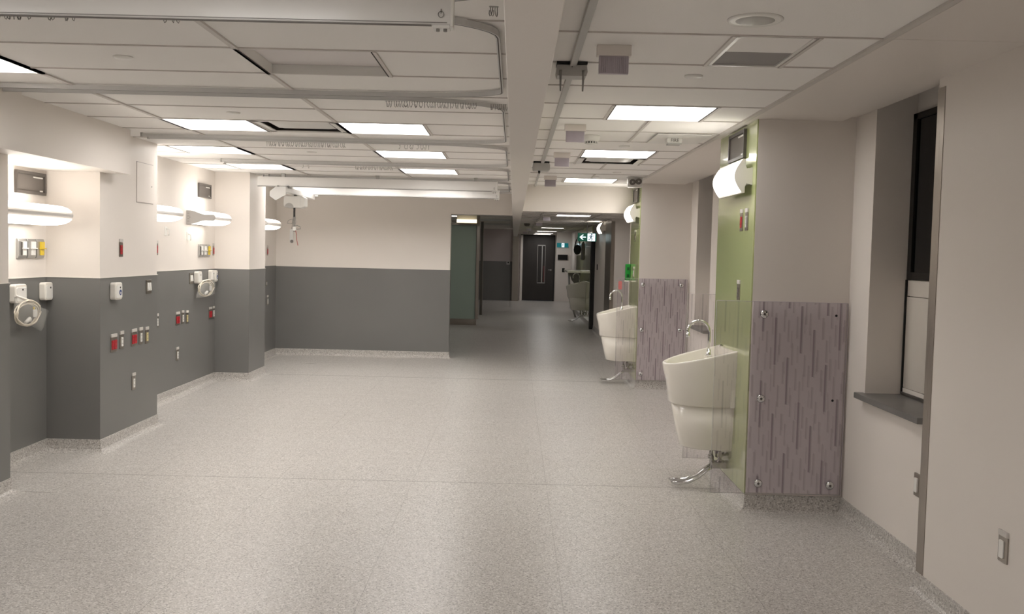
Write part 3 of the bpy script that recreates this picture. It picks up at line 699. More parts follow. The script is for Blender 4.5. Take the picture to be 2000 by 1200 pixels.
outlet(G1, 6.457, 1.785, RW, RED, .072, 'red wall outlet on the nearest green glass column panel')
outlet(G1, 6.315, 1.785, RW, GREYPL, .072, 'grey wall outlet right of the red one on the nearest green glass panel')
outlet(G1, 6.471, 1.327, RW, DARK2, .072, 'dark wall outlet lower down on the nearest green glass panel', hgt=.105)
outlet(G1, 12.1, 1.785, RW, DARK2, .072, 'dark outlet high on the second green glass panel')
outlet(G1, 12.15, 1.33, RW, WHITE, .072, 'white outlet lower down on the second green glass panel')
def switch(x, y, z, rot, label, wid=.115, h=.118):
    t = thing('light_switch', label, 'switch', (x, y, z), rot, 'double rocker switches on the left wall')
    a = MB(); a.box(-wid/2, wid/2, -.007, 0, 0, h, STEEL); sub('faceplate', t, a, .0015)
    for s in (-1, 1):
        a = MB(); a.extr([(-.007, .024), (-.016, .03), (-.010, h-.026), (-.007, h-.024)], 'x', s*.022-.017, s*.022+.017, WHITE); sub('rocker', t, a)
switch(F, 8.35, 1.182, LW, 'double white rocker switch on the grey band of the first left column')
switch(W_, 10.69, 1.185, LW, 'double white rocker switch beside the handset holder in the second bay')
t = thing('light_switch', 'slim white switch on the nearest right-hand cream wall', 'switch', (2.0, 3.86, .405), RW)
a = MB(); a.box(-.037, .037, -.006, 0, 0, .105, STEEL); sub('faceplate', t, a, .0015)
a = MB(); a.rbox(-.022, .012, -.011, -.005, .016, .088, .004, WHITE); sub('rocker', t, a)
a = MB(); a.box(-.034, .034, -.010, 0, .106, .128, LABEL); sub('label_strip', t, a, .001)
t = thing('wall_outlet', 'white outlet on the cream wall under the window, beside the steel corner guard', 'outlet', (2.12, 4.98, .394), RW)
a = MB(); a.box(-.037, .037, -.008, 0, 0, .118, STEEL); sub('faceplate', t, a, .0015)
a = MB(); a.rbox(-.017, .017, -.016, -.007, .022, .095, .004, WHITE); sub('receptacle', t, a)

def gas(x, y, z, rot, kind, label, group):
    t = thing('gas_outlet', label, 'gas outlet', (x, y, z), rot, group); wd, h = .118, .142
    a = MB()
    a.extr([(0, 0), (-.012, 0), (-.020, .018), (-.020, h-.018), (-.012, h), (0, h)], 'x', -wd/2, wd/2, ALU); sub('faceplate', t, a, .002)
    cx = .012
    cm = {'w': WHITE, 'd': WHITE, 'y': YEL}[kind]
    a = MB(); a.box(cx-.026, cx+.026, -.032, -.018, .076, .122, cm); a.box(cx-.026, cx+.022, -.030, -.018, .022, .068, cm)
    if kind == 'd': a.box(cx-.042, cx-.026, -.026, -.018, .022, .118, DARK)
    sub('insert', t, a, .002)
    a = MB(); a.box(cx-.034, cx+.036, -.040, -.020, .068, .076, WHITE if kind != 'y' else YEL); sub('latch', t, a, .001)
GG = 'medical gas outlets in threes'
gas(Wu, 6.997, 1.482, LW, 'd', 'grey gas outlet with dark and white insert, left of the three in the first bay', GG)
gas(Wu, 7.13, 1.482, LW, 'w', 'grey gas outlet with white insert, middle of the three in the first bay', GG)
gas(Wu, 7.262, 1.482, LW, 'y', 'grey gas outlet with yellow insert, right of the three in the first bay', GG)
gas(Wu, 10.99, 1.48, LW, 'd', 'grey gas outlet with dark insert, left of the three in the second bay', GG)
gas(Wu, 11.125, 1.48, LW, 'w', 'grey gas outlet with white insert, middle of the three in the second bay', GG)
gas(Wu, 11.262, 1.48, LW, 'y', 'grey gas outlet with yellow insert, right of the three in the second bay', GG)

def handset(x, y, z, rot, label, wd=.135, h=.135, blue=False, d=.05, group='white nurse call stations'):
    t = thing('nurse_call_station', label, 'nurse call station', (x, y, z), rot, group)
    a = MB(); a.rbox(-wd/2, wd/2, -d, 0, 0, h, .022, PLASTIC); sub('housing', t, a, .008)
    a = MB(); a.rbox(-wd/2+.012, wd/2-.012, -d-.004, -d+.002, .012, h-.022, .012, WHITE); fc = sub('front_cover', t, a, .002)
    a = MB(); a.lathe([(.007, 0), (.007, -.003)], (.012, -d-.003, h-.040), BLACK, axis='y', n=12); sub('sensor_eye', fc, a)
    if blue:
        a = MB(); a.lathe([(.022, 0), (.022, -.002)], (.015, -d-.004, h-.078), BLUE, axis='y', n=20); a.lathe([(.009, -.002), (.009, -.003)], (.015, -d-.004, h-.082), WHITE, axis='y', n=12); sub('blue_badge', fc, a)
handset(W_, 6.905, 1.165, LW, 'white nurse call station at the left photo edge with bagged tubing hung on it', wd=.16)
handset(W_, 7.32, 1.166, LW, 'white nurse call station alone in the corner of the first bay', wd=.125)
handset(F, 7.61, 1.166, LW, 'white nurse call station with blue round badge on the first left column', blue=True, wd=.13)
handset(W_, 10.85, 1.183, LW, 'white nurse call station beside the double switch in the second bay', wd=.14)
handset(W_, 11.32, 1.19, LW, 'white nurse call station, left one of the pair in the second bay far corner', wd=.085)
handset(W_, 11.45, 1.185, LW, 'white nurse call station with badge, right one of the pair in second bay corner', wd=.10, blue=True)

def tube_bag(x, y, z, rot, bag, ring, label, cuff):
    t = thing('bagged_tubing', label, 'tubing bag', (x, y, z), rot, 'clear bags of coiled cream tubing')
    a = MB(); rx, rz = ring
    for j, (dx, dz, k, dy) in enumerate(((0, 0, 1, -.05), (.012, -.006, .96, -.06), (.006, .008, 1.04, -.066), (-.006, -.004, .90, -.056))):
        p = [(dx+rx*k*math.cos(q/26*2*PI), dy+.004*math.sin(q*1.3+j), dz+rz*k*math.sin(q/26*2*PI)) for q in range(27)]
        a.tube(p, .0055, CORD, n=7, cap=False)
    a.tube([(-rx*.2, -.06, -rz*.75), (.02, -.065, -rz*.45), (.05, -.06, -rz*.7)], [.012, .016, .006], WHITE, n=8)
    a.tube([(rx*.55, -.06, rz*.5), (rx*.62, -.062, .0)], .006, YEL if cuff else CORD, n=6)
    a.rbox(rx*.45, rx*.75, -.07, -.062, -rz*.35, rz*.3, .008, WHITE)
    sub('coiled_tube', t, a)
    m = MB(); n = len(bag)
    cx = sum(b[0] for b in bag)/n; cz = sum(b[1] for b in bag)/n
    vs = [(b[0], -.044, b[1]) for b in bag]+[(cx+(b[0]-cx)*.8, -.078, cz+(b[1]-cz)*.8) for b in bag]+[(cx, -.084, cz)]+[(cx+(b[0]-cx)*.85, -.030, cz+(b[1]-cz)*.85) for b in bag]
    fs = []
    for k in range(n):
        k2 = (k+1) % n; fs.append((k, k2, n+k2, n+k)); fs.append((n+k, n+k2, 2*n)); fs.append((k2, k, 2*n+1+k, 2*n+1+k2))
    fs.append(tuple(2*n+1+k for k in range(n)))
    m.add(vs, fs, BAG, True); sub('clear_bag', t, m)
    m = MB(); m.tube([(bag[0][0], -.05, bag[0][1]), ((bag[0][0]+bag[1][0])/2, -.058, (bag[0][1]+bag[1][1])/2+.006), (bag[1][0], -.05, bag[1][1])], .008, PLASTIC, n=8); sub('rolled_edge', t, m)
tube_bag(W_, 6.97, 1.085, LW, [(-.15, .135), (.20, .045), (.335, .01), (.23, -.145), (.10, -.10), (-.10, -.07), (-.17, .0)], (.165, .085), 'clear bag of coiled cream tubing hanging at the left photo edge', True)
tube_bag(W_, 11.03, 1.12, LW, [(-.12, .09), (.32, .09), (.38, .05), (.30, -.085), (.0, -.105), (-.30, -.10), (-.28, -.05)], (.25, .085), 'clear bag of coiled cream tubing hanging in the second bay', False)

def monitor(x, y, z, rot, wd, h, label):
    t = thing('wall_monitor_recess', label, 'wall panel', (x, y, z), rot, 'dark recessed wall boxes above the bed lights')
    a = MB(); e = .022
    for b in ((-wd/2, wd/2, 0, e), (-wd/2, wd/2, h-e, h), (-wd/2, -wd/2+e, e, h-e), (wd/2-e, wd/2, e, h-e)): a.box(b[0], b[1], -.020, 0, b[2], b[3], DARK)
    sub('frame', t, a, .002)
    a = MB(); a.box(-wd/2+e, wd/2-e, -.010, -.001, e, h-e, DARK2); bp_ = sub('back_panel', t, a)
    a = MB(); a.rbox(wd*.08, wd*.40, -.014, -.010, h-.042, h-.032, .004, WHITE); sub('white_bar', bp_, a)  # plain white bar across the upper right of the back panel
    a = MB(); a.rbox(wd*.30, wd*.40, -.014, -.010, .024, .034, .004, WHITE); sub('latch', bp_, a)  # short white bar at the lower right
monitor(Wu, 7.133, 1.95, LW, .435, .163, 'dark recessed wall box above the bed light in the first bay')
monitor(Wu, 11.13, 2.15, LW, .44, .16, 'dark recessed wall box above the bed light in the second bay')
monitor(G1, 6.635, 2.262, RW, .46, .19, 'dark recessed wall box high on the nearest green glass panel')
monitor(G1, 12.1, 2.262, RW, .46, .19, 'dark recessed wall box high on the second green glass panel')

def bar_light(y0, y1, zc, label):
    t = thing('bed_light', label, 'wall light', (Wu, (y0+y1)/2, zc), 0, 'white double bed lights on the left wall', world=True)
    H, D = .073, .31; X0 = Wu
    def nose(k, s):    # outline from wall side to nose, upper half
        a = PI/2*k; return (X0+.16+(D-.16)*math.sin(a), zc+s*H*math.cos(a)**.75)
    def curve(k, s):   # body edge: full height at wall falling to the centre band
        u = k; hh = H-(H-.033)*(.5-.5*math.cos(PI*min(1, u/.62))) if u < .62 else .033
        return (X0+.05+(D-.058)*u, zc+s*hh)
    N = 12
    top = [(X0, zc+H), (X0+.05, zc+H)]+[curve(k/N, 1) for k in range(1, N+1)]
    bot = [(x, 2*zc-z) for x, z in top][::-1]
    a = MB(); a.extr(top+[(X0+D+.006, zc+.008), (X0+D+.006, zc-.008)]+bot, 'y', y0-.004, y1+.004, BODYG); sub('body', t, a)
    for s, nm in ((1, 'upper_lens'), (-1, 'lower_lens')):
        inner = [curve(k/N, s) for k in range(0, N+1)][::-1]
        outer = [(X0+.05, zc+s*H), (X0+.11, zc+s*(H+.001))]+[nose(k/N, s) for k in range(0, N)]
        pts = outer+[(p[0]-.002, p[1]) for p in inner[:-1]]
        cl = []
        for p in pts:
            if not cl or abs(p[0]-cl[-1][0])+abs(p[1]-cl[-1][1]) > 1e-4: cl.append(p)
        cl = [(p[0], zc+s*max(.0332, abs(p[1]-zc))) for p in cl]
        a = MB(); a.extr(cl, 'y', y0, y1, LITB); sub(nm, t, a)
    a = MB()
    for k in range(4): a.box(X0+.012+.0*k, X0+.034, y0-.006, y0-.004, zc-.045+.028*k, zc-.041+.028*k, GREY)
    a.lathe([(.004, 0), (.004, -.003)], (X0+.04, y0-.004, zc), DARK, axis='y', n=10); sub('control_strip', t, a)
bar_light(6.16, 7.14, 1.80, 'glowing double bed light in the first bay at the left photo edge')
bar_light(8.80, 9.52, 1.905, 'glowing double bed light partly hidden behind the first left column')
bar_light(10.54, 11.14, 1.91, 'glowing double bed light in the far half of the second bay, end plate visible')
bar_light(12.75, 13.52, 1.92, 'glowing double bed light partly hidden behind the second left column')
# small brackets in bay two
for y, z, l in ((9.92, 1.70, 'small white wall bracket under the partly hidden bed light in the second bay'), (10.59, 1.66, 'small white wall bracket under the end plate of the second bay bed light')):
    t = thing('wall_bracket', l, 'bracket', (Wu, y, z), LW, 'small white wall brackets')
    a = MB(); a.box(-.035, .035, -.004, 0, 0, .09, WHITE); sub('plate', t, a); a = MB(); a.tube([(0, -.004, .07), (0, -.03, .06), (.005, -.035, .02), (0, -.03, 0)], .006, WHITE, n=6); sub('hook', t, a)
a = MB(); y0, y1, z0, z1 = 8.09, 8.46, 1.95, 2.29
tp = thing('access_hatch', 'cream painted access hatch flush in the upper front of the first left column', 'access hatch', (Fu, 8.27, 1.95), world=True)
a.box(Fu-.002, Fu+.004, y0+.006, y1-.006, z0+.006, z1-.006, PAINT); sub('door', tp, a, .001)
b = MB()
for e in ((y0, y1, z0, z0+.004), (y0, y1, z1-.004, z1), (y0, y0+.004, z0, z1), (y1-.004, y1, z0, z1)): b.box(Fu-.002, Fu+.002, *e, PAINT2)
sub('frame', tp, b)
b = MB(); b.lathe([(.006, 0), (.006, .004)], (Fu+.003, 8.42, 2.10), GREY, axis='x', n=10); sub('lock', tp, b)

# ------------------------------------------------------------------ right columns
for i, (y0, y1) in enumerate(((6.132, 7.218), (11.722, 12.59))):
    a = MB(); a.box(1.502, 1.512, y0, y1, .105, CE-.006, GGLASS)
    tag(a.build('glass_wall_panel', bevel=.001), ['tall glossy green glass panel on the nearest column, behind the sink', 'tall glossy green glass panel on the second column, behind the farther sink'][i], 'wall panel', 'green glass panels behind the sinks')
def sconce(y0, y1, label, x=G1):
    t = thing('wall_light', label, 'wall light', (x, (y0+y1)/2, 2.02), 0, 'curved box lights over the sinks', world=True)
    z0, z1 = 2.02, 2.235; zc = (z0+z1)/2; N = 14
    arc = [(x-.062-.052*math.sin(PI*k/N), z0+(z1-z0)*k/N) for k in range(N+1)]
    end = arc+[(x-.050, z1), (x-.048, z1-.035), (x-.038, z1-.06), (x-.014, z1-.055), (x, z1-.05), (x, z0+.05), (x-.014, z0+.055), (x-.038, z0+.06), (x-.048, z0+.035), (x-.050, z0)]
    for ya, yb in ((y0, y0+.012), (y1-.012, y1)):
        a = MB(); a.extr(end, 'y', ya, yb, PLASTIC); sub('end_cap', t, a)
    a = MB(); a.extr([(x-.001, z0+.05), (x-.05, z0+.05), (x-.06, z0+.002), (x-.046, z0+.002), (x-.046, z1-.002), (x-.06, z1-.002), (x-.05, z1-.05), (x-.001, z1-.05)], 'y', y0+.012, y1-.012, PLASTIC)
    a = MB(); a.box(x-.05, x-.001, y0+.012, y1-.012, z0+.06, z1-.06, PLASTIC); a.box(x-.066, x-.044, y0+.012, y1-.012, z0+.001, z0+.0118, PLASTIC); a.box(x-.066, x-.044, y0+.012, y1-.012, z1-.0118, z1-.001, PLASTIC); a.box(x-.058, x-.044, y0+.012, y1-.012, z0+.004, z1-.004, PLASTIC); sub('body', t, a)
    inn = [(x-.060, p[1]) for p in arc[::-1]]
    a = MB(); a.extr([(p[0]+.001, min(max(p[1], z0+.012), z1-.012)) for p in arc]+[(x-.060, z1-.012), (x-.060, z0+.012)], 'y', y0+.012, y1-.012, LITS); sub('lens', t, a)
sconce(6.21, 6.90, 'bright curved wall light on the nearest green column')
sconce(11.80, 12.45, 'bright curved wall light on the second green column')
sconce(18.65, 19.35, 'small bright curved wall light beyond the second green column', x=1.742)

def splash(Y, x0, x1, z0, z1, label, so, holes=(), out=-1):
    t = thing('splash_panel', label, 'splash panel', ((x0+x1)/2, Y, z0), 0, 'streaked purple splash panels beside the sinks', world=True)
    a = MB(); a.box(x0, x1, Y-.004, Y+.004, z0, z1, STREAK); sh = sub('acrylic_sheet', t, a)
    yb = Y-out*.024; a = MB(); a.box(1.513, x1, yb, yb-out*.008, z0, z1, FILM); sub('backing_board', t, a)
    a = MB(); e = .0012
    a.box(x0, x1, Y-.0045, Y+.0045, z1, z1+e*2, LOUV); a.box(x1, x1+e*2, Y-.0045, Y+.0045, z0, z1, LOUV); a.box(x0-e, x0, Y-.0045, Y+.0045, z0, z1, GREYPL); a.box(x0, x1, Y-.0045, Y+.0045, z0-e, z0, GREYPL); sub('edge', sh, a)
    d = out
    for x, z in so:
        a = MB(); a.lathe([(.026, d*.005), (.026, d*.010), (.020, d*.015), (.001, d*.016)], (x, Y, z), CHROME, axis='y', n=24)
        a.lathe([(.012, 0), (.012, -d*.035)], (x, Y-d*.004, z), CHROME, axis='y', n=16); a.lathe([(.008, d*.016), (.008, d*.017)], (x, Y, z), DARK, axis='y', n=12); sub('standoff', t, a)
    for x, z in holes:
        a = MB(); a.lathe([(.008, d*.0045), (.008, d*.0055)], (x, Y, z), BLACK, axis='y', n=12); sub('bolt_hole', sh, a)
splash(6.095, 1.278, 2.10, .118, 1.336, 'streaked purple splash panel nearest the camera, in front of the nearest column', [(1.578, 1.258), (1.576, .724), (1.578, .184), (2.033, .180)], [(2.030, 1.258), (2.028, .722)])
splash(7.255, 1.303, 2.10, .095, 1.33, 'streaked purple splash panel on the far side of the nearest sink', [(1.58, 1.258), (1.58, .724), (2.03, 1.258)], out=1)
splash(11.685, 1.250, 2.088, .112, 1.336, 'streaked purple splash panel in front of the second green column', [(1.558, 1.26), (2.019, 1.265), (1.557, .717), (2.019, .722), (1.561, .184)])

def sink(cy, x0, label, faucet=True):
    """wall sink: x0 = wall face, bowl points to -X"""
    t = thing('wall_sink', label, 'sink', (x0, cy, .30), 0, 'white wall-hung trough sinks', world=True)
    K = 28
    def ring(w, d, zf, inset=0):
        out = []
        for k in range(K+1):
            u = k/K; 
            if u < .22: q_ = u/.22; px, py = -(d*.30)*q_, -w
            elif u > .78: q_ = (1-u)/.22; px, py = -(d*.30)*q_, w
            else:
                a = (u-.22)/.56*PI; px, py = -(d*.30)-(d*.70)*math.sin(a)**.85, -w*math.cos(a)
            X = x0+px-inset; out.append((X, cy+py, zf(-px/d)))
        return out
    def loft(rs, mt, capb=False, close=True):
        m = MB(); n = K+1; vs = [v for r in rs for v in r]; fs = []
        for i in range(len(rs)-1):
            for k in range(K): fs.append((i*n+k, i*n+k+1, (i+1)*n+k+1, (i+1)*n+k))
        m.add(vs, fs, mt, True); return m, n
    rim = lambda s, z=0: .985-.112*s+z
    D = .455; Wd = .255
    rs = [ring(Wd*.86, D*.875, lambda s: .598), ring(Wd*.88, D*.90, lambda s: .61), ring(Wd*.93, D*.94, lambda s: .75), ring(Wd*.985, D*.985, lambda s: .84-.02*s), ring(Wd, D, lambda s: rim(s, -.012)), ring(Wd*1.0, D, lambda s: rim(s, -.004)), ring(Wd*.985, D*.985, lambda s: rim(s)), ring(Wd*.92, D*.93, lambda s: rim(s), .012), ring(Wd*.90, D*.905, lambda s: rim(s, -.008), .014),
          ring(Wd*.84, D*.84, lambda s: .80, .02), ring(Wd*.66, D*.66, lambda s: .70, .04), ring(Wd*.3, D*.35, lambda s: .68, .08)]
    m, n = loft(rs, PORC); m.add(rs[-1], [tuple(range(n))], PORC); m.add(rs[0], [tuple(range(n))[::-1]], PORC)
    m.box(x0-.03, x0, cy-Wd*.92, cy+Wd*.92, .60, .978, PORC)
    sub('basin', t, m)
    rs = [ring(Wd*.70, D*.68, lambda s: .300), ring(Wd*.735, D*.715, lambda s: .308), ring(Wd*.79, D*.785, lambda s: .44), ring(Wd*.845, D*.858, lambda s: .597)]
    m, n = loft(rs, PORC); m.add(rs[0], [tuple(range(n))[::-1]], PORC); m.add(rs[-1], [tuple(range(n))], PORC); sub('shroud', t, m)
    fx = x0-.14
    m = MB(); m.lathe([(.022, 0), (.022, .012), (.014, .02), (.012, .045)], (fx, cy, .925), CHROME, n=20)
    p = [(fx, cy, .94), (fx, cy, 1.04), (fx+.001, cy, 1.09)]
    for k in range(1, 13):
        a_ = PI*k/12*.97; p.append((fx-.075+.075*math.cos(a_), cy, 1.09+.078*math.sin(a_)))
    p.append((p[-1][0]+.002, cy, p[-1][2]-.022)); m.tube(p, .0095, CHROME, n=12); e = p[-1]
    m.lathe([(.012, .012), (.013, -.018), (.010, -.022)], (e[0], cy, e[2]), CHROME, n=16)
    m.box(fx-.02, fx+.02, cy-.05, cy+.05, .905, .93, PORC)
    sub('faucet', t, m)
    m = MB(); m.tube([(x0-.10, cy, .31), (x0-.10, cy, .24), (x0-.09, cy, .19), (x0-.06, cy, .175), (x0-.04, cy, .20), (x0-.03, cy, .235), (x0-.005, cy, .245)], .015, DCHROME, n=12)
    m.lathe([(.022, 0), (.022, -.03)], (x0-.10, cy, .305), DCHROME, n=16); m.lathe([(.021, .01), (.021, -.012)], (x0-.10, cy, .225), DCHROME, n=16)
    for s in (-1, 1):
        m.tube([(x0-.05, cy+s*.06, .31), (x0-.05, cy+s*.06, .21), (x0-.02, cy+s*.06, .2)], .007, DCHROME, n=8); m.box(x0-.062, x0-.038, cy+s*.06-.012, cy+s*.06+.012, .235, .27, DCHROME)
    sub('drain_trap', t, m)
    for s in (-1, 1):
        m = MB(); p = [(x0-.085, cy+s*.035, .165), (x0-.14, cy+s*.037, .125), (x0-.19, cy+s*.04, .082), (x0-.26, cy+s*.045, .050), (x0-.33, cy+s*.05, .040), (x0-.37, cy+s*.05, .046)]
        m.tube(p, [.010, .011, .011, .012, .012, .010], CHROME, n=10); m.box(x0-.10, x0-.001, cy+s*.035-.014, cy+s*.035+.014, .15, .19, DCHROME)
        m.box(x0-.38, x0-.30, cy+s*.05-.018, cy+s*.05+.018, .044, .052, CHROME); sub('foot_pedal', t, m)
sink(6.70, G1, 'white wall-hung sink on the nearest green column, between two splash panels')
sink(12.15, G1, 'white wall-hung sink on the second green column, middle distance')
sink(23.0, 1.70, 'distant white wall-hung sink in the corridor beyond the black frame')
# soap dispenser, glove boxes near second sink
t = thing('soap_dispenser', 'slim bright green dispenser on the far side of the second sink', 'dispenser', (1.502, 12.55, 1.28), 0, world=True)
a = MB(); a.box(1.44, 1.50, 12.50, 12.58, 1.29, 1.50, GREENP); sub('body', t, a, .006)
a = MB(); a.box(1.455, 1.485, 12.494, 12.50, 1.33, 1.37, GREEND); a.box(1.455, 1.485, 12.494, 12.50, 1.42, 1.46, GREEND); sub('window', t, a)
a = MB(); a.box(1.43, 1.49, 12.48, 12.57, 1.272, 1.29, WHITE); sub('spout', t, a, .003)
a = MB(); a.rbox(1.262, 1.305, 11.677, 11.681, 1.20, 1.30, .012, mat('pink_reflection_tint', 'd9807c', .5)); tag(a.build('pink_reflection'), 'small pink reflection, made as a patch on the corner of the second column splash panel', 'reflection')  # dispenser's reflection on the panel, modelled as a solid pink patch

# ------------------------------------------------------------------ far corridor
t = thing('glass_partition', 'tall frosted green glass partition with steel base beyond the back wall opening', 'glass partition', (-1.6, 21.5, 0), world=True)
a = MB(); a.box(-2.78, -.83, 21.50, 21.52, .13, 2.20, FROST); sub('glass_pane', t, a)
a = MB(); a.box(-2.78, -.80, 21.44, 21.58, 0, .13, STEEL); a.box(-2.78, -.80, 21.47, 21.55, 2.20, 2.24, STEEL); sub('base_rail', t, a)
a = MB(); a.box(-.83, -.765, 21.46, 21.56, .13, 2.42, STEEL); a.box(-.84, -.83, 21.48, 21.54, .13, 2.2, BLACK); sub('post', t, a)
a = MB(); a.box(-.86, -.80, 25.0, 25.1, 0, 2.4, DARK2); a.box(-.80, -.79, 24.98, 25.12, 0, 2.4, STEEL); tag(a.build('steel_door_post', bevel=.003), 'slim dark steel-edged post just behind the frosted glass partition', 'post')
a = MB(); a.box(-1.25, -.82, 21.0, 21.06, 2.24, 2.31, YELGLOW); a.box(-1.25, -.82, 21.06, 21.07, 2.23, 2.42, GREYPL); tag(a.build('glowing_strip'), 'small yellowish glowing strip above the frosted glass partition', 'sign')  # yellow emissive strip with a grey back plate
a = MB(); a.box(-.05, .16, 32.84, 32.9, 0, 2.40, STEEL); tag(a.build('corner_guard'), 'distant stainless guard beside the dark wood door frame', 'corner guard', 'stainless corner guards')
t = thing('nurse_call_station', 'tiny white call station on the distant grey wall left of the door', 'nurse call station', (-.19, 32.99, 1.22))
a = MB(); a.rbox(-.06, .06, -.03, 0, 0, .14, .02, GREYPL); sub('housing', t, a); a = MB(); a.box(-.02, .02, -.034, -.03, .05, .10, BLACK); sub('sensor_eye', t, a)
# door
dr = bpy.data.objects.new('door_1', None); COL.objects.link(dr); dr.location = (.83, 33.4, 0); dr['_w'] = 1; struct(dr)
a = MB(); a.box(.30, 1.36, 33.34, 33.39, .01, 2.22, DKWOOD)
o = sub('door_leaf', dr, a); 
a = MB(); a.box(.22, .30, 33.30, 33.42, 0, 2.24, PAINT); a.box(1.36, 1.40, 33.34, 33.42, 0, 2.24, BLACK); a.box(.22, 1.40, 33.34, 33.42, 2.22, 2.26, BLACK); sub('door_frame', dr, a)
a = MB(); x0, x1, z0, z1 = .80, 1.08, .60, 1.92
a.box(x0, x1, 33.33, 33.338, z0, z0+.035, ALU); a.box(x0, x1, 33.33, 33.338, z1-.035, z1, ALU); a.box(x0, x0+.02, 33.33, 33.338, z0, z1, GREY); a.box(x1-.02, x1, 33.33, 33.338, z0, z1, GREY); a.box((x0+x1)/2+.01, (x0+x1)/2+.04, 33.33, 33.338, z0, z1, ALU)
vf = sub('window_frame', o, a)
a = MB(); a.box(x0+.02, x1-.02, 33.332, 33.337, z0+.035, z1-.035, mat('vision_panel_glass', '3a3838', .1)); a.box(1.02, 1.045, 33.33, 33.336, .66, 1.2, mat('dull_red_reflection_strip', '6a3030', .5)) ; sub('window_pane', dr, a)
a = MB(); a.lathe([(.03, 0), (.03, -.01)], (1.27, 33.34, 1.07), ALU, axis='y', n=16); a.tube([(1.27, 33.34, 1.07), (1.27, 33.28, 1.07), (1.18, 33.28, 1.07)], .013, ALU, n=8); sub('door_handle', o, a)
a = MB(); a.box(1.50, 1.84, 33.36, 33.40, 1.42, 1.60, BLACK); tag(a.build('black_wall_board'), 'black rectangular board on the end wall right of the dark door', 'wall board')
a = MB(); a.box(1.66, 1.75, 33.375, 33.40, 1.0, 1.14, BLACK); tag(a.build('card_reader', bevel=.003), 'small black card reader on the end wall right of the dark door', 'card reader')
def man(mb, x, z, s, y, mt):
    def q_(pts, r): mb.tube([(x+px*s, y, z+pz*s) for px, pz in pts], r*s, mt, n=5)
    mb.lathe([(.09*s, -.002), (.09*s, .002)], (x+.05*s, y, z+.38*s), mt, axis='y', n=10)
    q_([(0, .26), (-.05, 0)], .09); q_([(-.05, 0), (.12, -.16), (.04, -.36)], .055); q_([(-.05, 0), (-.16, -.20), (-.34, -.26)], .055); q_([(0, .24), (.20, .14), (.30, .24)], .04); q_([(0, .24), (-.2, .2), (-.26, .04)], .04)
t = thing('exit_sign', 'green hanging exit sign with left arrow and running figure, corridor right side', 'exit sign', (1.48, 20.0, 1.89), world=True)
a = MB(); a.box(1.30, 1.68, 20.0, 20.04, 1.885, 2.055, GREENS); a.box(1.48, 1.50, 20.01, 20.03, 2.055, ZF-.001, GREY); sub('housing', t, a, .004)
a = MB(); a.box(1.50, 1.655, 19.994, 20.0, 1.893, 2.047, SIGNW)
a.extr([(1.335, 1.97), (1.395, 2.02), (1.42, 2.02), (1.375, 1.98), (1.465, 1.98), (1.465, 1.96), (1.375, 1.96), (1.42, 1.92), (1.395, 1.92)], 'y', 19.995, 20.0, SIGNW); sub('arrow_and_field', t, a)
a = MB(); man(a, 1.575, 1.965, .17, 19.991, mat('sign_figure_blue', '124a66', .5)); sub('running_figure', t, a)
t = thing('exit_sign', 'teal exit sign with running figure on the small bulkhead above the black board', 'exit sign', (1.45, 29.2, 1.82), world=True)
a = MB(); a.box(1.28, 1.62, 29.20, 29.23, 1.82, 1.95, TEAL); sub('housing', t, a)
a = MB(); a.box(1.42, 1.50, 29.195, 29.2, 1.825, 1.945, SIGNW); sub('field', t, a)
a = MB(); man(a, 1.46, 1.885, .12, 29.192, MT['sign_figure_blue']); sub('running_figure', t, a)
m = MB(); m.box(1.27, 1.72, 29.24, 29.34, 1.60, ZF, PAINT); struct(m.build('trim_8'))
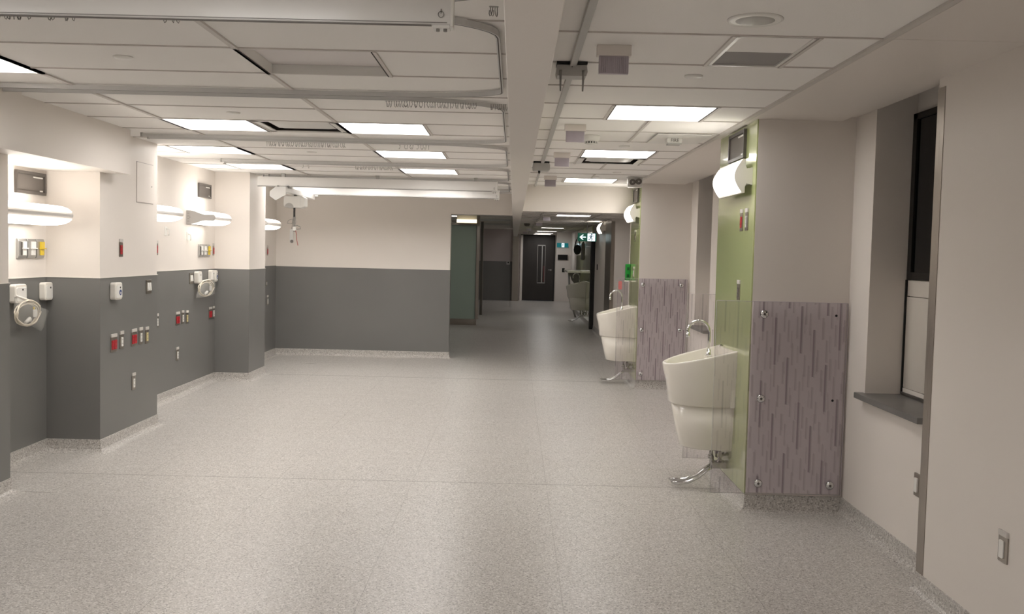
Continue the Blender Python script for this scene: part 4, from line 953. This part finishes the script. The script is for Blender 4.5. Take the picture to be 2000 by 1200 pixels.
# black frame and open door edge
a = MB(); a.box(1.655, 1.765, 20.92, 21.10, 0.01, 2.08, BLACK); a.box(1.765, 2.29, 20.96, 21.06, 2.0, 2.08, BLACK); tag(a.build('black_door_frame', bevel=.004), 'tall black door frame standing out at the right side of the corridor', 'door frame')
a = MB(); a.box(1.728, 1.7415, 20.2, 20.28, 1.30, 1.42, BLACK); tag(a.build('wall_reader'), 'small black reader on the grey wall before the black door frame', 'card reader')
a = MB(); a.box(1.702, 1.722, 21.3, 26.5, .12, ZF-.02, GGLASS); tag(a.build('glass_wall_panel'), 'distant green glass wall behind the corridor sink', 'wall panel', 'green glass panels behind the sinks')
# counter
t = thing('charting_counter', 'pale wall counter on a curved steel bracket above the distant sink', 'counter', (1.5, 25.2, 0), world=True)
a = MB(); a.box(1.36, 1.70, 24.6, 26.4, 1.15, 1.20, PORC); sub('worktop', t, a, .004)
a = MB(); a.extr([(1.42, 1.15), (1.69, 1.15), (1.69, .80), (1.60, .82), (1.50, .95)], 'y', 25.0, 25.05, GREY); a.tube([(1.42, 25, 1.15), (1.45, 25, .6), (1.58, 25, .12), (1.62, 25, .0)], .025, GREY, n=8); sub('bracket', t, a)
a = MB(); a.tube([(1.70, 21.9, 2.02), (1.62, 21.9, 2.02), (1.61, 21.9, 2.05)], .006, ALU, n=6); hk = a
t = thing('shoulder_bag', 'black bag hanging on the green wall below the green exit sign', 'bag', (1.6, 22.1, 1.9), world=True)
a = MB(); K = 12; pts = [(1.43+.085*math.cos(2*PI*k/K), 1.72+.115*math.sin(2*PI*k/K)) for k in range(K)]; a.extr(pts, 'y', 22.0, 22.08, BLACK); sub('body', t, a, .02)
a = MB(); a.tube([(1.36, 22.04, 1.76), (1.40, 22.04, 1.93), (1.43, 22.04, 2.0), (1.47, 22.04, 1.93), (1.50, 22.04, 1.76)], .012, BLACK, n=6); a.tube([(1.43, 22.04, 2.0), (1.71, 22.04, 2.02)], .008, ALU, n=6); sub('strap', t, a)
t = thing('hanging_jacket', 'grey jacket hanging beside the black bag under the exit sign', 'jacket', (1.52, 22.2, 1.9), world=True)
a = MB(); rr = []
prof = [(.02, 1.90), (.045, 1.84), (.05, 1.74), (.045, 1.62), (.055, 1.52), (.03, 1.49)]
a.lathe([(r, z-1.7) for r, z in prof], (1.57, 22.2, 1.7), GREY, n=12); sub('cloth', t, a)
a = MB(); a.tube([(1.57, 22.2, 1.90), (1.58, 22.2, 1.96), (1.71, 22.2, 1.98)], .007, ALU, n=6); sub('hanger', t, a)

for o in bpy.data.objects:
    if '_w' in o: del o['_w']
